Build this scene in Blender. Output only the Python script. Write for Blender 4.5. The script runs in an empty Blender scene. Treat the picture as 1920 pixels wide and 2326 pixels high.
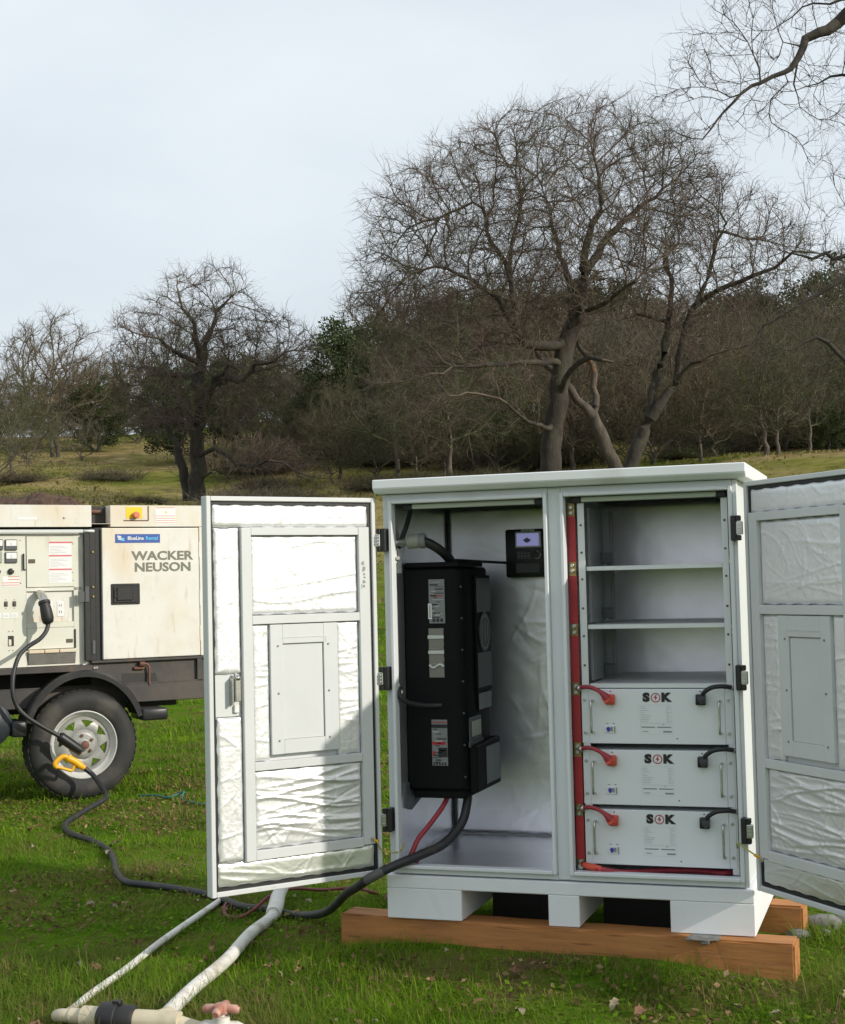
import bpy, bmesh, math, random
import numpy as np
from mathutils import Vector, Matrix
random.seed(7)
PI = math.pi
R = math.radians
SC = bpy.context.scene
COL = SC.collection

# ------------------------------------------------------------------ camera
FPX, YAW, PITCH, ROLL = 3300.0, 0.3245, 0.0501, 0.0238
CAM = np.array([1.711, -4.6206, 1.2592])
FW = np.array([-math.sin(YAW)*math.cos(PITCH), math.cos(YAW)*math.cos(PITCH), math.sin(PITCH)])
_r = np.array([math.cos(YAW), math.sin(YAW), 0.0]); _u = np.cross(_r, FW)
RT = _r*math.cos(ROLL) - _u*math.sin(ROLL)
UP = _u*math.cos(ROLL) + _r*math.sin(ROLL)
cam = bpy.data.cameras.new('camera'); cam.sensor_fit = 'HORIZONTAL'; cam.sensor_width = 36.0
cam.lens = FPX/1920*36; cam.clip_start = 0.05; cam.clip_end = 3000
cob = bpy.data.objects.new('camera', cam); COL.objects.link(cob)
M = Matrix.Identity(4)
for i in range(3):
    M[i][0], M[i][1], M[i][2], M[i][3] = RT[i], UP[i], -FW[i], CAM[i]
cob.matrix_world = M
SC.camera = cob

# ------------------------------------------------------------------ world, sun, exposure
SUN = Vector((0.899, -0.145, 0.414)).normalized()
elev = math.asin(SUN.z); az = math.atan2(SUN.x, SUN.y)
w = bpy.data.worlds.new('World'); SC.world = w; w.use_nodes = True
nt = w.node_tree; nt.nodes.clear()
out = nt.nodes.new('ShaderNodeOutputWorld'); bg = nt.nodes.new('ShaderNodeBackground')
sky = nt.nodes.new('ShaderNodeTexSky'); sky.sky_type = 'NISHITA'; sky.sun_disc = False
sky.sun_elevation = elev; sky.sun_rotation = az; sky.air_density = 1.0; sky.dust_density = 4.0
# a thin, even veil of high cloud over the blue
tc = nt.nodes.new('ShaderNodeTexCoord'); mp = nt.nodes.new('ShaderNodeMapping')
mp.inputs['Scale'].default_value = (1.2, 1.2, 3.0); mp.inputs['Rotation'].default_value = (0.3, 0.5, 0.4)
nz = nt.nodes.new('ShaderNodeTexNoise'); nz.inputs['Scale'].default_value = 2.2; nz.inputs['Detail'].default_value = 7
rp = nt.nodes.new('ShaderNodeMapRange'); rp.inputs[1].default_value = 0.3; rp.inputs[2].default_value = 0.7
rp.inputs[3].default_value = 0.72; rp.inputs[4].default_value = 0.93
mx = nt.nodes.new('ShaderNodeMixRGB'); mx.inputs[2].default_value = (8.15, 8.85, 9.4, 1)
L = nt.links.new
L(tc.outputs['Generated'], mp.inputs[0]); L(mp.outputs[0], nz.inputs[0]); L(nz.outputs[0], rp.inputs[0])
L(rp.outputs[0], mx.inputs[0]); L(sky.outputs[0], mx.inputs[1]); L(mx.outputs[0], bg.inputs[0])
bg.inputs[1].default_value = 0.10; L(bg.outputs[0], out.inputs[0])
sl = bpy.data.lights.new('sun', 'SUN'); sl.energy = 3.3; sl.angle = R(0.7); sl.color = (1.0, 0.93, 0.82)
so = bpy.data.objects.new('sun', sl); COL.objects.link(so)
so.rotation_euler = (-SUN).to_track_quat('-Z', 'Y').to_euler()
SC.view_settings.view_transform = 'Standard'; SC.view_settings.look = 'None'
SC.view_settings.exposure = 0.1; SC.view_settings.gamma = 1.0; SC.view_settings.use_curve_mapping = False
SC.cycles.max_bounces = 8; SC.cycles.transparent_max_bounces = 8

# ------------------------------------------------------------------ helpers
def ray(px, py): return FW + RT*(px-960)/FPX - UP*(py-1163)/FPX
def at(px, py, Z): return CAM + Z*ray(px, py)            # a point Z metres ahead of the camera
FH = np.array([-math.sin(YAW), math.cos(YAW)]); RH = np.array([math.cos(YAW), math.sin(YAW)])

PROF_D = [-60, 14, 22, 30, 45, 62, 70, 85, 100, 115, 140, 180, 260, 700, 2000]
PROF_H = [0, 0, 0.25, 0.9, 2.9, 5.3, 6.0, 7.9, 10.6, 13.4, 17.4, 21.5, 25.5, 30, 34]
def hgt(x, y):
    x = np.asarray(x, float); y = np.asarray(y, float)
    d = (x-CAM[0])*FH[0] + (y-CAM[1])*FH[1]; l = (x-CAM[0])*RH[0] + (y-CAM[1])*RH[1]
    h = np.interp(d, PROF_D, PROF_H)
    s = np.clip((d-14)/50, 0, 1); s = s*s*(3-2*s)
    h = h + 0.03*np.clip(l, -60, 60)*s
    h = h + s*(0.5*np.sin(x*0.11+1.3)*np.cos(y*0.09+.4) + 0.25*np.sin(x*0.31+y*0.23))
    n = 0.012*np.sin(x*3.1+y*1.7)*np.cos(y*2.3-x*.9+.5) + 0.008*np.sin(x*7.3-y*5.9+1)
    n = n + 0.070*np.exp(-(np.abs((x-.6)/1.05)**4+((y-.28)/.60)**4))        # the ground banks up a little along the front beam
    n = n + np.clip((d-9)/10, 0, 1)*0.05*np.sin(x*.9+.3)*np.sin(y*.8)
    return h + n
def gz(x, y): return float(hgt(x, y))
def on_ground(px, d, lift=0.0):
    """point on the terrain under image column px at d metres along the view's heading"""
    l = (px-960)/FPX*d
    x, y = CAM[0]+FH[0]*d+RH[0]*l, CAM[1]+FH[1]*d+RH[1]*l
    return np.array([x, y, gz(x, y)+lift])

MATS = {}
def mat(name, col, rough=.5, metal=0., var=0., vscale=8., bump=0., bscale=60., col2=None, lo=.35, hi=.65,
        stretch=(1, 1, 1), spec=.5, detail=6., bdist=.004, emit=None, trans=0., aniso=None):
    m = bpy.data.materials.new(name); m.use_nodes = True; n = m.node_tree.nodes; l = m.node_tree.links
    p = n['Principled BSDF']; p.inputs['Roughness'].default_value = rough; p.inputs['Metallic'].default_value = metal
    p.inputs['Specular IOR Level'].default_value = spec
    p.inputs['Base Color'].default_value = (*col, 1)
    t = n.new('ShaderNodeTexCoord'); mpn = n.new('ShaderNodeMapping'); mpn.inputs['Scale'].default_value = stretch
    l.new(t.outputs['Object'], mpn.inputs[0])
    if var or col2:
        c2 = col2 or tuple(max(0, c*(1-var)) for c in col)
        z = n.new('ShaderNodeTexNoise'); z.inputs['Scale'].default_value = vscale; z.inputs['Detail'].default_value = detail
        z.inputs['Roughness'].default_value = .6
        l.new(mpn.outputs[0], z.inputs['Vector'])
        rr = n.new('ShaderNodeValToRGB'); rr.color_ramp.elements[0].position = lo; rr.color_ramp.elements[1].position = hi
        rr.color_ramp.elements[0].color = (*col, 1); rr.color_ramp.elements[1].color = (*c2, 1)
        l.new(z.outputs['Fac'], rr.inputs[0]); l.new(rr.outputs[0], p.inputs['Base Color'])
        m['ramp'] = rr.name
    if bump:
        z = n.new('ShaderNodeTexNoise'); z.inputs['Scale'].default_value = bscale; z.inputs['Detail'].default_value = 5
        l.new(mpn.outputs[0], z.inputs['Vector'])
        b = n.new('ShaderNodeBump'); b.inputs['Strength'].default_value = bump; b.inputs['Distance'].default_value = bdist
        l.new(z.outputs['Fac'], b.inputs['Height']); l.new(b.outputs[0], p.inputs['Normal'])
    if emit:
        p.inputs['Emission Color'].default_value = (*emit[0], 1); p.inputs['Emission Strength'].default_value = emit[1]
    MATS[name] = m
    return m
def overlay(m, col, scale, lo, hi, stretch=(1, 1, 1), amount=1.0):
    """a second colour over the first in noise-shaped patches (rust, dirt, moss)"""
    n = m.node_tree.nodes; l = m.node_tree.links; p = n['Principled BSDF']
    inp = p.inputs['Base Color']
    t = n.new('ShaderNodeTexCoord'); mpn = n.new('ShaderNodeMapping'); mpn.inputs['Scale'].default_value = stretch
    mpn.inputs['Location'].default_value = (3.1*scale % 5, 1.7, 2.3)
    l.new(t.outputs['Object'], mpn.inputs[0])
    z = n.new('ShaderNodeTexNoise'); z.inputs['Scale'].default_value = scale; z.inputs['Detail'].default_value = 7
    l.new(mpn.outputs[0], z.inputs['Vector'])
    mr = n.new('ShaderNodeMapRange'); mr.inputs[1].default_value = lo; mr.inputs[2].default_value = hi
    mr.inputs[3].default_value = 0; mr.inputs[4].default_value = amount; l.new(z.outputs['Fac'], mr.inputs[0])
    mixn = n.new('ShaderNodeMixRGB'); mixn.inputs[2].default_value = (*col, 1)
    if inp.links: l.new(inp.links[0].from_socket, mixn.inputs[1])
    else: mixn.inputs[1].default_value = inp.default_value[:]
    l.new(mr.outputs[0], mixn.inputs[0]); l.new(mixn.outputs[0], inp)
    return m

def link(o, parent=None):
    COL.objects.link(o)
    if parent: o.parent = parent
    return o
def thing(name, label, cat, loc=(0, 0, 0), rz=0., group=None):
    o = bpy.data.objects.new(name, None); o.empty_display_size = .1; link(o)
    o.location = loc; o.rotation_euler = (0, 0, rz); o['label'] = label; o['category'] = cat
    if group: o['group'] = group
    return o
def tag(o, label, cat, group=None):
    o['label'] = label; o['category'] = cat
    if group: o['group'] = group
    return o
def obj(name, bm, mats, parent=None, smooth=False, loc=None, rz=None, angle=40):
    me = bpy.data.meshes.new(name)
    bmesh.ops.recalc_face_normals(bm, faces=bm.faces)
    bm.to_mesh(me); bm.free()
    for m in (mats if isinstance(mats, (list, tuple)) else [mats]): me.materials.append(m)
    if smooth:
        me.shade_smooth()
        try: me.set_sharp_from_angle(angle=R(angle))
        except Exception: pass
    o = bpy.data.objects.new(name, me); link(o, parent)
    if loc is not None: o.location = loc
    if rz is not None: o.rotation_euler = (0, 0, rz)
    return o
def NB(): return bmesh.new()
def bx(bm, x, y, z, bev=0., mi=0, seg=1):
    x0, x1 = sorted(x); y0, y1 = sorted(y); z0, z1 = sorted(z)
    vs = [bm.verts.new((a, b, c)) for a in (x0, x1) for b in (y0, y1) for c in (z0, z1)]
    F = [(0, 1, 3, 2), (4, 6, 7, 5), (0, 4, 5, 1), (2, 3, 7, 6), (0, 2, 6, 4), (1, 5, 7, 3)]
    fs = [bm.faces.new([vs[i] for i in f]) for f in F]
    for f in fs: f.material_index = mi
    if bev:
        es = list({e for f in fs for e in f.edges})
        r = bmesh.ops.bevel(bm, geom=es, offset=bev, segments=seg, profile=.5, affect='EDGES')
        for f in r['faces']: f.material_index = mi
    return vs
def prism(bm, poly, axis, a, b, mi=0, bev=0.):
    """extrude a 2D outline along axis ('x','y','z') from a to b"""
    def P(u, v, w):
        return {'x': (w, u, v), 'y': (u, w, v), 'z': (u, v, w)}[axis]
    A = [bm.verts.new(P(u, v, a)) for u, v in poly]; B = [bm.verts.new(P(u, v, b)) for u, v in poly]
    n = len(poly); fs = []
    for i in range(n):
        fs.append(bm.faces.new((A[i], A[(i+1) % n], B[(i+1) % n], B[i])))
    fs.append(bm.faces.new(A)); fs.append(bm.faces.new(B[::-1]))
    for f in fs: f.material_index = mi
    if bev:
        es = list({e for f in fs for e in f.edges})
        bmesh.ops.bevel(bm, geom=es, offset=bev, segments=1, profile=.5, affect='EDGES')
def frames(pts):
    pts = [Vector(p) for p in pts]; T = []
    for i in range(len(pts)):
        a = pts[max(i-1, 0)]; b = pts[min(i+1, len(pts)-1)]; T.append((b-a).normalized())
    ref = Vector((0, 0, 1)) if abs(T[0].z) < .9 else Vector((1, 0, 0))
    N = [(ref-T[0]*ref.dot(T[0])).normalized()]
    for i in range(1, len(pts)):
        n = N[-1]-T[i]*N[-1].dot(T[i]); N.append(n.normalized())
    return pts, T, N
def tube(bm, pts, r, n=10, mi=0, caps=True):
    pts, T, N = frames(pts); rings = []
    for i, p in enumerate(pts):
        rr = r[i] if hasattr(r, '__len__') else r
        B = T[i].cross(N[i])
        rings.append([bm.verts.new(p+(N[i]*math.cos(2*PI*k/n)+B*math.sin(2*PI*k/n))*rr) for k in range(n)])
    for a, b in zip(rings, rings[1:]):
        for k in range(n):
            f = bm.faces.new((a[k], a[(k+1) % n], b[(k+1) % n], b[k])); f.material_index = mi; f.smooth = True
    if caps:
        for q in (rings[0][::-1], rings[-1]):
            f = bm.faces.new(q); f.material_index = mi
def spline(P, k=8):
    P = [Vector(p) for p in P]; Q = [P[0]*2-P[1]] + P + [P[-1]*2-P[-2]]; o = []
    for i in range(1, len(Q)-2):
        a, b, c, d = Q[i-1:i+3]
        for j in range(k):
            t = j/k; o.append(.5*((2*b)+(c-a)*t+(2*a-5*b+4*c-d)*t*t+(3*b-a-3*c+d)*t**3))
    o.append(P[-1]); return o
def lathe(bm, prof, c, ax, n=24, mi=0, caps=True):
    """revolve (radius, along) pairs about axis ax through c"""
    ax = Vector(ax).normalized(); c = Vector(c)
    ref = Vector((0, 0, 1)) if abs(ax.z) < .9 else Vector((1, 0, 0))
    u = (ref-ax*ref.dot(ax)).normalized(); v = ax.cross(u); rings = []
    for r, h in prof:
        rings.append([bm.verts.new(c+ax*h+(u*math.cos(2*PI*k/n)+v*math.sin(2*PI*k/n))*max(r, 1e-4)) for k in range(n)])
    for a, b in zip(rings, rings[1:]):
        for k in range(n):
            f = bm.faces.new((a[k], a[(k+1) % n], b[(k+1) % n], b[k])); f.material_index = mi; f.smooth = True
    for q, r in ((rings[0][::-1], prof[0][0]), (rings[-1], prof[-1][0])):
        if caps and r > 2e-4:
            f = bm.faces.new(q); f.material_index = mi
def bolt(bm, c, ax, r=.006, h=.005, mi=0, n=6): lathe(bm, [(r, 0), (r, h*.8), (r*.8, h)], c, ax, n, mi)
def text(name, s, size, mat_, parent, loc, rot=(PI/2, 0, 0), bold=0., depth=.0006, align='CENTER', sx=1.):
    cu = bpy.data.curves.new(name, 'FONT'); cu.body = s; cu.size = size; cu.align_x = align; cu.align_y = 'CENTER'
    cu.offset = bold; cu.extrude = depth; cu.resolution_u = 3
    t = bpy.data.objects.new(name, cu); me = bpy.data.meshes.new_from_object(t)
    bpy.data.objects.remove(t); bpy.data.curves.remove(cu)
    me.name = name; me.materials.clear(); me.materials.append(mat_)
    o = bpy.data.objects.new(name, me); link(o, parent); o.location = loc; o.rotation_euler = rot; o.scale = (sx, 1, 1)
    return o
def copy_tree(o, parent=None):
    c = o.copy(); COL.objects.link(c)
    if parent: c.parent = parent
    for ch in list(o.children): copy_tree(ch, c)
    return c
def np_mesh(name, V, F, mats, parent=None, smooth=False, attr=None, mi=None):
    """V (n,3); F (m,k) constant-size faces"""
    me = bpy.data.meshes.new(name); n = len(V); m, k = F.shape
    me.vertices.add(n); me.vertices.foreach_set('co', np.ascontiguousarray(V, np.float32).ravel())
    me.loops.add(m*k); me.loops.foreach_set('vertex_index', np.ascontiguousarray(F, np.int32).ravel())
    me.polygons.add(m); me.polygons.foreach_set('loop_start', np.arange(0, m*k, k, dtype=np.int32))
    if smooth: me.polygons.foreach_set('use_smooth', np.ones(m, bool))
    if mi is not None: me.polygons.foreach_set('material_index', mi.astype(np.int32))
    me.update(calc_edges=True)
    if attr is not None:
        a = me.attributes.new('tint', 'FLOAT', 'POINT'); a.data.foreach_set('value', attr.astype(np.float32))
    for q in (mats if isinstance(mats, (list, tuple)) else [mats]): me.materials.append(q)
    o = bpy.data.objects.new(name, me); link(o, parent); return o

# ------------------------------------------------------------------ materials
PAINT = mat('grey_enamel', (.71, .735, .76), .42, var=.06, vscale=3, bump=.05, bscale=400, bdist=.001)
PAINT2 = mat('grey_enamel_door', (.62, .635, .64), .45, var=.06, vscale=4, bump=.05, bscale=400, bdist=.001)
overlay(PAINT2, (.34, .34, .33), 14, .70, .78, amount=.5)
overlay(PAINT, (.42, .41, .38), 6, .60, .85, (1, 1, .6), .35)
BASEP = mat('light_grey_base_paint', (.78, .80, .82), .5, var=.07, vscale=5, bump=.12, bscale=260, bdist=.001)
overlay(BASEP, (.40, .36, .30), 5, .60, .85, (1, 1, .8), .4)
FOIL_LOW = mat('foil_strip', (.87, .89, .87), .33, .78, bump=.5, bscale=60, bdist=.002)
FOIL = mat('foil_insulation', (.80, .805, .815), .46, .62, var=.05, vscale=25, bump=.55, bscale=70, bdist=.0022)
FOIL_IN = mat('foil_lining', (.88, .885, .925), .34, .9, var=.06, vscale=9, bump=.14, bscale=28, bdist=.004)
CEIL_DARK = mat('darkened_ceiling', (.07, .07, .07), .8, var=.2, vscale=20)  # ceiling colour darkened to put shade into the tops of the bays
RUBBER = mat('black_rubber', (.018, .018, .018), .55, var=.3, vscale=30)
BLACK = mat('black_plastic', (.016, .016, .017), .42, var=.25, vscale=20, bump=.06, bscale=300, bdist=.001)
BLACKP = mat('black_powdercoat', (.005, .005, .006), .6, spec=.16, bump=.12, bscale=500, bdist=.0008, var=.2)
DGREY = mat('dark_grey_panel', (.085, .09, .095), .5, var=.15, vscale=12, bump=.05, bscale=300)
MGREY = mat('mid_grey_panel', (.22, .23, .235), .5, var=.12, vscale=12)
ZINC = mat('zinc_steel', (.62, .62, .60), .32, 1., var=.2, vscale=40)
ALU = mat('rack_steel', (.72, .73, .745), .4, .3, var=.06, vscale=7)
BRASS = mat('brass', (.42, .31, .12), .42, .9, var=.35, vscale=60)
REDBAR = mat('red_sleeve', (.42, .028, .035), .42, var=.2, vscale=18)
REDC = mat('red_cable', (.36, .03, .045), .45, var=.25, vscale=30)
REDDARK = mat('dark_red_wire', (.17, .022, .03), .5, var=.2, vscale=30)
ORANGE = mat('orange_red_plug', (.68, .085, .04), .42, var=.12, vscale=20)
CABLE = mat('black_cable', (.021, .022, .024), .5, var=.3, vscale=25, bump=.08, bscale=120)
overlay(CABLE, (.10, .085, .06), 16, .58, .78, amount=.5)
YELLOW = mat('yellow_plastic', (.80, .40, .012), .4, var=.1, vscale=30)
GREENY = mat('green_yellow_wire', (.38, .36, .04), .45)
BATT = mat('battery_enamel', (.76, .785, .81), .42, var=.04, vscale=4, bump=.03, bscale=500, bdist=.0006)
INK = mat('black_print', (.018, .018, .02), .5)
INKG = mat('grey_print', (.26, .27, .28), .55)
INKL = mat('pale_grey_print', (.44, .45, .46), .55)
REDINK = mat('red_print', (.42, .02, .03), .5)
WHITE = mat('white_label', (.74, .74, .74), .5)
BLUE = mat('blue_print', (.05, .05, .42), .5)
LCD = mat('lcd_screen', (.30, .31, .58), .25, emit=((.33, .34, .68), .42))
LCDD = mat('lcd_dark', (.10, .10, .30), .3)
BEIGE = mat('beige_plastic', (.36, .37, .31), .4, var=.15, vscale=20)
LAMP = mat('lamp_diffuser', (.60, .63, .60), .35)
WOOD = mat('orange_timber', (.46, .20, .058), .75, col2=(.31, .125, .036), vscale=3, lo=.3, hi=.72,
           stretch=(1.2, 14, 14), bump=.5, bscale=5, bdist=.004, detail=9)
overlay(WOOD, (.085, .038, .018), 2.6, .54, .72, (1.6, 5, 5), .4)
overlay(WOOD, (.05, .024, .012), 5, .63, .68, (.9, 16, 16), .5)
overlay(WOOD, (.40, .25, .13), 7, .62, .8, (1, 9, 9), .5)
PVC = mat('dirty_white_pvc', (.76, .745, .69), .5, var=.15, vscale=10, bump=.1, bscale=80)
overlay(PVC, (.30, .22, .13), 9, .54, .70, amount=.6)
overlay(PVC, (.20, .24, .11), 14, .58, .72, amount=.5)
PVC2 = mat('yellowed_pvc', (.60, .53, .38), .5, var=.2, vscale=20)
PINK = mat('faded_red_plastic', (.46, .20, .14), .6, var=.25, vscale=30)
overlay(PINK, (.62, .5, .42), 22, .52, .7, amount=.7)
STONE = mat('grey_stone', (.22, .22, .21), .8, var=.5, vscale=30, bump=.4, bscale=50)
CREAM = mat('cream_enamel', (.70, .685, .635), .45, var=.05, vscale=4, bump=.04, bscale=200)
overlay(CREAM, (.60, .43, .22), 2.3, .48, .72, (1, 1, .8), .6)
overlay(CREAM, (.36, .19, .07), 9, .60, .78, (3, 3, .5), .5)
overlay(CREAM, (.45, .42, .34), 13, .56, .8, (1.2, 1.2, .9), .3)
CREAM2 = mat('panel_enamel', (.66, .655, .57), .45, var=.05, vscale=5)
overlay(CREAM2, (.35, .27, .15), 6, .6, .8, (2, 2, .5), .45)
FRAME = mat('rusty_black_frame', (.036, .034, .033), .6, col2=(.075, .062, .052), vscale=5, bump=.15, bscale=120)
overlay(FRAME, (.16, .075, .035), 10, .62, .78, (1, 1, .5), .6)
FENDER = mat('black_fender_plastic', (.022, .022, .025), .36, var=.3, vscale=10)
overlay(FENDER, (.07, .06, .05), 5, .5, .8, amount=.6)
TYRE = mat('tyre_rubber', (.028, .028, .028), .75, var=.3, vscale=14, bump=.2, bscale=90)
overlay(TYRE, (.12, .105, .08), 6, .5, .75, amount=.55)
RIM = mat('silver_wheel_paint', (.60, .60, .575), .42, .15, var=.1, vscale=14)
overlay(RIM, (.24, .14, .07), 16, .62, .78, amount=.7)
RUST = mat('rusty_hub', (.20, .10, .07), .7, .3, var=.4, vscale=30)
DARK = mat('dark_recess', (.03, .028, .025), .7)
BROWN = mat('brown_plastic', (.10, .075, .05), .5)
SIGNB = mat('sign_blue', (.035, .09, .33), .45)
SIGNC = mat('sign_cyan', (.10, .48, .80), .45)
LETTER = mat('olive_lettering', (.16, .165, .12), .5)
YSIGN = mat('yellow_sticker', (.85, .55, .01), .45)
SALMON = mat('faded_red_button', (.62, .18, .10), .45)
SMUDGE = mat('silver_smudge', (.33, .34, .35), .3, .7)
TEAL = mat('teal_hose', (.03, .16, .13), .5)

# ------------------------------------------------------------------ ground
def tint_mat(name, c0, c1, c2, rough=.6, transl=.25):
    m = bpy.data.materials.new(name); m.use_nodes = True; n = m.node_tree.nodes; l = m.node_tree.links
    p = n['Principled BSDF']; p.inputs['Roughness'].default_value = rough; p.inputs['Specular IOR Level'].default_value = .03
    a = n.new('ShaderNodeAttribute'); a.attribute_name = 'tint'
    rr = n.new('ShaderNodeValToRGB'); e = rr.color_ramp.elements
    e[0].color = (*c0, 1); e[1].color = (*c2, 1); k = e.new(.5); k.color = (*c1, 1)
    l.new(a.outputs['Fac'], rr.inputs[0]); l.new(rr.outputs[0], p.inputs['Base Color'])
    if transl:
        t = n.new('ShaderNodeBsdfTranslucent'); ms = n.new('ShaderNodeMixShader'); ms.inputs[0].default_value = transl
        l.new(rr.outputs[0], t.inputs[0]); l.new(p.outputs[0], ms.inputs[1]); l.new(t.outputs[0], ms.inputs[2])
        l.new(ms.outputs[0], n['Material Output'].inputs[0])
    return m
def ground_material():
    m = bpy.data.materials.new('turf'); m.use_nodes = True; n = m.node_tree.nodes; l = m.node_tree.links
    p = n['Principled BSDF']; p.inputs['Roughness'].default_value = 1.; p.inputs['Specular IOR Level'].default_value = 0.
    t = n.new('ShaderNodeTexCoord')
    def noise(s, d=6):
        z = n.new('ShaderNodeTexNoise'); z.inputs['Scale'].default_value = s; z.inputs['Detail'].default_value = d
        z.inputs['Roughness'].default_value = .65; l.new(t.outputs['Object'], z.inputs['Vector']); return z
    def ramp(z, stops):
        r = n.new('ShaderNodeValToRGB'); e = r.color_ramp.elements
        while len(e) < len(stops): e.new(.5)
        for q, (pp, c) in zip(e, stops): q.position = pp; q.color = (*c, 1)
        l.new(z.outputs['Fac'], r.inputs[0]); return r
    near = ramp(noise(2.6), [(.32, (.024, .06, .006)), (.46, (.075, .15, .010)), (.57, (.10, .125, .022)), (.68, (.115, .08, .045))])
    far = ramp(noise(.075, 9), [(.36, (.105, .145, .028)), (.47, (.185, .18, .055)), (.57, (.29, .235, .12)), (.69, (.21, .13, .065))])
    fine = ramp(noise(1.1, 8), [(.3, (.55, .55, .5)), (.7, (1.25, 1.2, 1.1))])
    mu = n.new('ShaderNodeMixRGB'); mu.blend_type = 'MULTIPLY'; mu.inputs[0].default_value = 1
    l.new(far.outputs[0], mu.inputs[1]); l.new(fine.outputs[0], mu.inputs[2])
    # near lawn gives way to the rough hill pasture with distance from the yard
    sep = n.new('ShaderNodeVectorMath'); sep.operation = 'DISTANCE'; sep.inputs[1].default_value = (0, 2, 0)
    l.new(t.outputs['Object'], sep.inputs[0])
    mr = n.new('ShaderNodeMapRange'); mr.inputs[1].default_value = 18; mr.inputs[2].default_value = 42
    l.new(sep.outputs['Value'], mr.inputs[0])
    mm = n.new('ShaderNodeMixRGB'); l.new(mr.outputs[0], mm.inputs[0]); l.new(near.outputs[0], mm.inputs[1]); l.new(mu.outputs[0], mm.inputs[2])
    l.new(mm.outputs[0], p.inputs['Base Color'])
    b = n.new('ShaderNodeBump'); b.inputs['Strength'].default_value = .6; b.inputs['Distance'].default_value = .03
    l.new(noise(22, 6).outputs['Fac'], b.inputs['Height']); l.new(b.outputs[0], p.inputs['Normal'])
    return m
def graded(lo, hi, centre, fine, growth=1.12):
    o = [centre]; s = fine
    while o[-1] < hi: o.append(o[-1]+s); s = fine if o[-1] < centre+5 else s*growth
    a = [centre]; s = fine
    while a[-1] > lo: a.append(a[-1]-s); s = fine if a[-1] > centre-5 else s*growth
    return np.array(sorted(set(a[1:]))+o)
gx = graded(-1400, 1400, 0, .22); gy = graded(-300, 2200, 1, .22)
X, Y = np.meshgrid(gx, gy); V = np.stack([X, Y, hgt(X, Y)], -1).reshape(-1, 3)
nx, ny = len(gx), len(gy); I = np.arange(nx*ny).reshape(ny, nx)
F = np.stack([I[:-1, :-1], I[:-1, 1:], I[1:, 1:], I[1:, :-1]], -1).reshape(-1, 4)
ground = np_mesh('ground', V, F, ground_material(), smooth=True); ground['kind'] = 'structure'

# ------------------------------------------------------------------ equipment cabinet
cab = thing('equipment_cabinet', 'light grey two-bay metal equipment cabinet with both doors swung open, standing on timbers', 'cabinet')
def foil_pad(name, x, z, y0, sign, parent, seed, pillow=.006, amp=.0035, n_crease=14, mat_=FOIL, cell=.006, bands=0, label=None, flow=None):
    """a puffy crumpled foil-faced pad in the local XZ plane, its face towards sign*Y"""
    rng = np.random.default_rng(seed); x0, x1 = sorted(x); z0, z1 = sorted(z); w_, h_ = x1-x0, z1-z0
    cx_ = max(6, min(150, int(w_/cell))); cz_ = max(6, min(190, int(h_/cell)))
    u = np.linspace(0, w_, cx_+1); v = np.linspace(0, h_, cz_+1); U, W = np.meshgrid(u, v)
    hgt_ = np.zeros_like(U)
    for k in range(int(n_crease*2.6)):
        a = rng.uniform(0, PI) if flow is None else flow+rng.normal(0, .25)
        px_, pz_ = rng.uniform(0, w_), rng.uniform(0, h_)
        du = (U-px_)*math.cos(a)+(W-pz_)*math.sin(a); dv = -(U-px_)*math.sin(a)+(W-pz_)*math.cos(a)
        dv = dv + .012*np.sin(du*rng.uniform(12, 40)+rng.uniform(0, 6)) + du*du*rng.uniform(-.8, .8)
        ln = rng.uniform(.03, .2); wd = rng.uniform(.0022, .0052)
        hgt_ += amp*rng.uniform(.25, 1.)*.8*np.exp(-np.abs(dv/wd)**1.3)*np.exp(-(du/ln)**2)*(1 if rng.random() < .7 else -.7)
    for k in range(bands):                                # long horizontal gathers
        zc = rng.uniform(.08, .92)*h_; side = rng.random() < .65
        zz = W-zc-.018*np.sin(U*rng.uniform(5, 12)+rng.uniform(0, 6))-rng.uniform(-.12, .12)*(U-w_/2)
        fade = np.clip((1-U/w_) if side else U/w_, 0, 1)**.5
        hgt_ += amp*1.15*np.exp(-np.abs(zz/rng.uniform(.003, .006))**1.5)*fade
    f1, f2 = rng.uniform(25, 45, 2)
    hgt_ += amp*.22*np.sin(U*f1+2*np.sin(W*19))*np.sin(W*f2+1.5*np.sin(U*23))
    ed = np.minimum(np.minimum(U, w_-U), np.minimum(W, h_-W))
    pl = np.clip(ed/.016, 0, 1); pl = np.sqrt(1-(1-pl)**2)
    hgt_ = hgt_*pl + pillow*pl
    jit = .0022*np.sin(W*70+seed)*np.sin(W*31+1.3*seed)
    Vx = x0+U+np.where(U < 1e-6, jit, 0)-np.where(U > w_-1e-6, jit, 0); Vz = z0+W+np.where((W < 1e-6) | (W > h_-1e-6), .0018*np.sin(U*83+seed), 0)
    V = np.stack([Vx, np.full_like(U, y0)+sign*hgt_, Vz], -1).reshape(-1, 3)
    I = np.arange(V.shape[0]).reshape(U.shape)
    F = np.stack([I[:-1, :-1], I[:-1, 1:], I[1:, 1:], I[1:, :-1]], -1).reshape(-1, 4)
    if sign > 0: F = F[:, ::-1]
    o = np_mesh(name, V, F, mat_, parent, smooth=True)
    if label: o['label'] = label
    return o
WX0, WX1, DEP, ZB, ZT = .016, 1.192, .68, .296, 1.568
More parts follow.
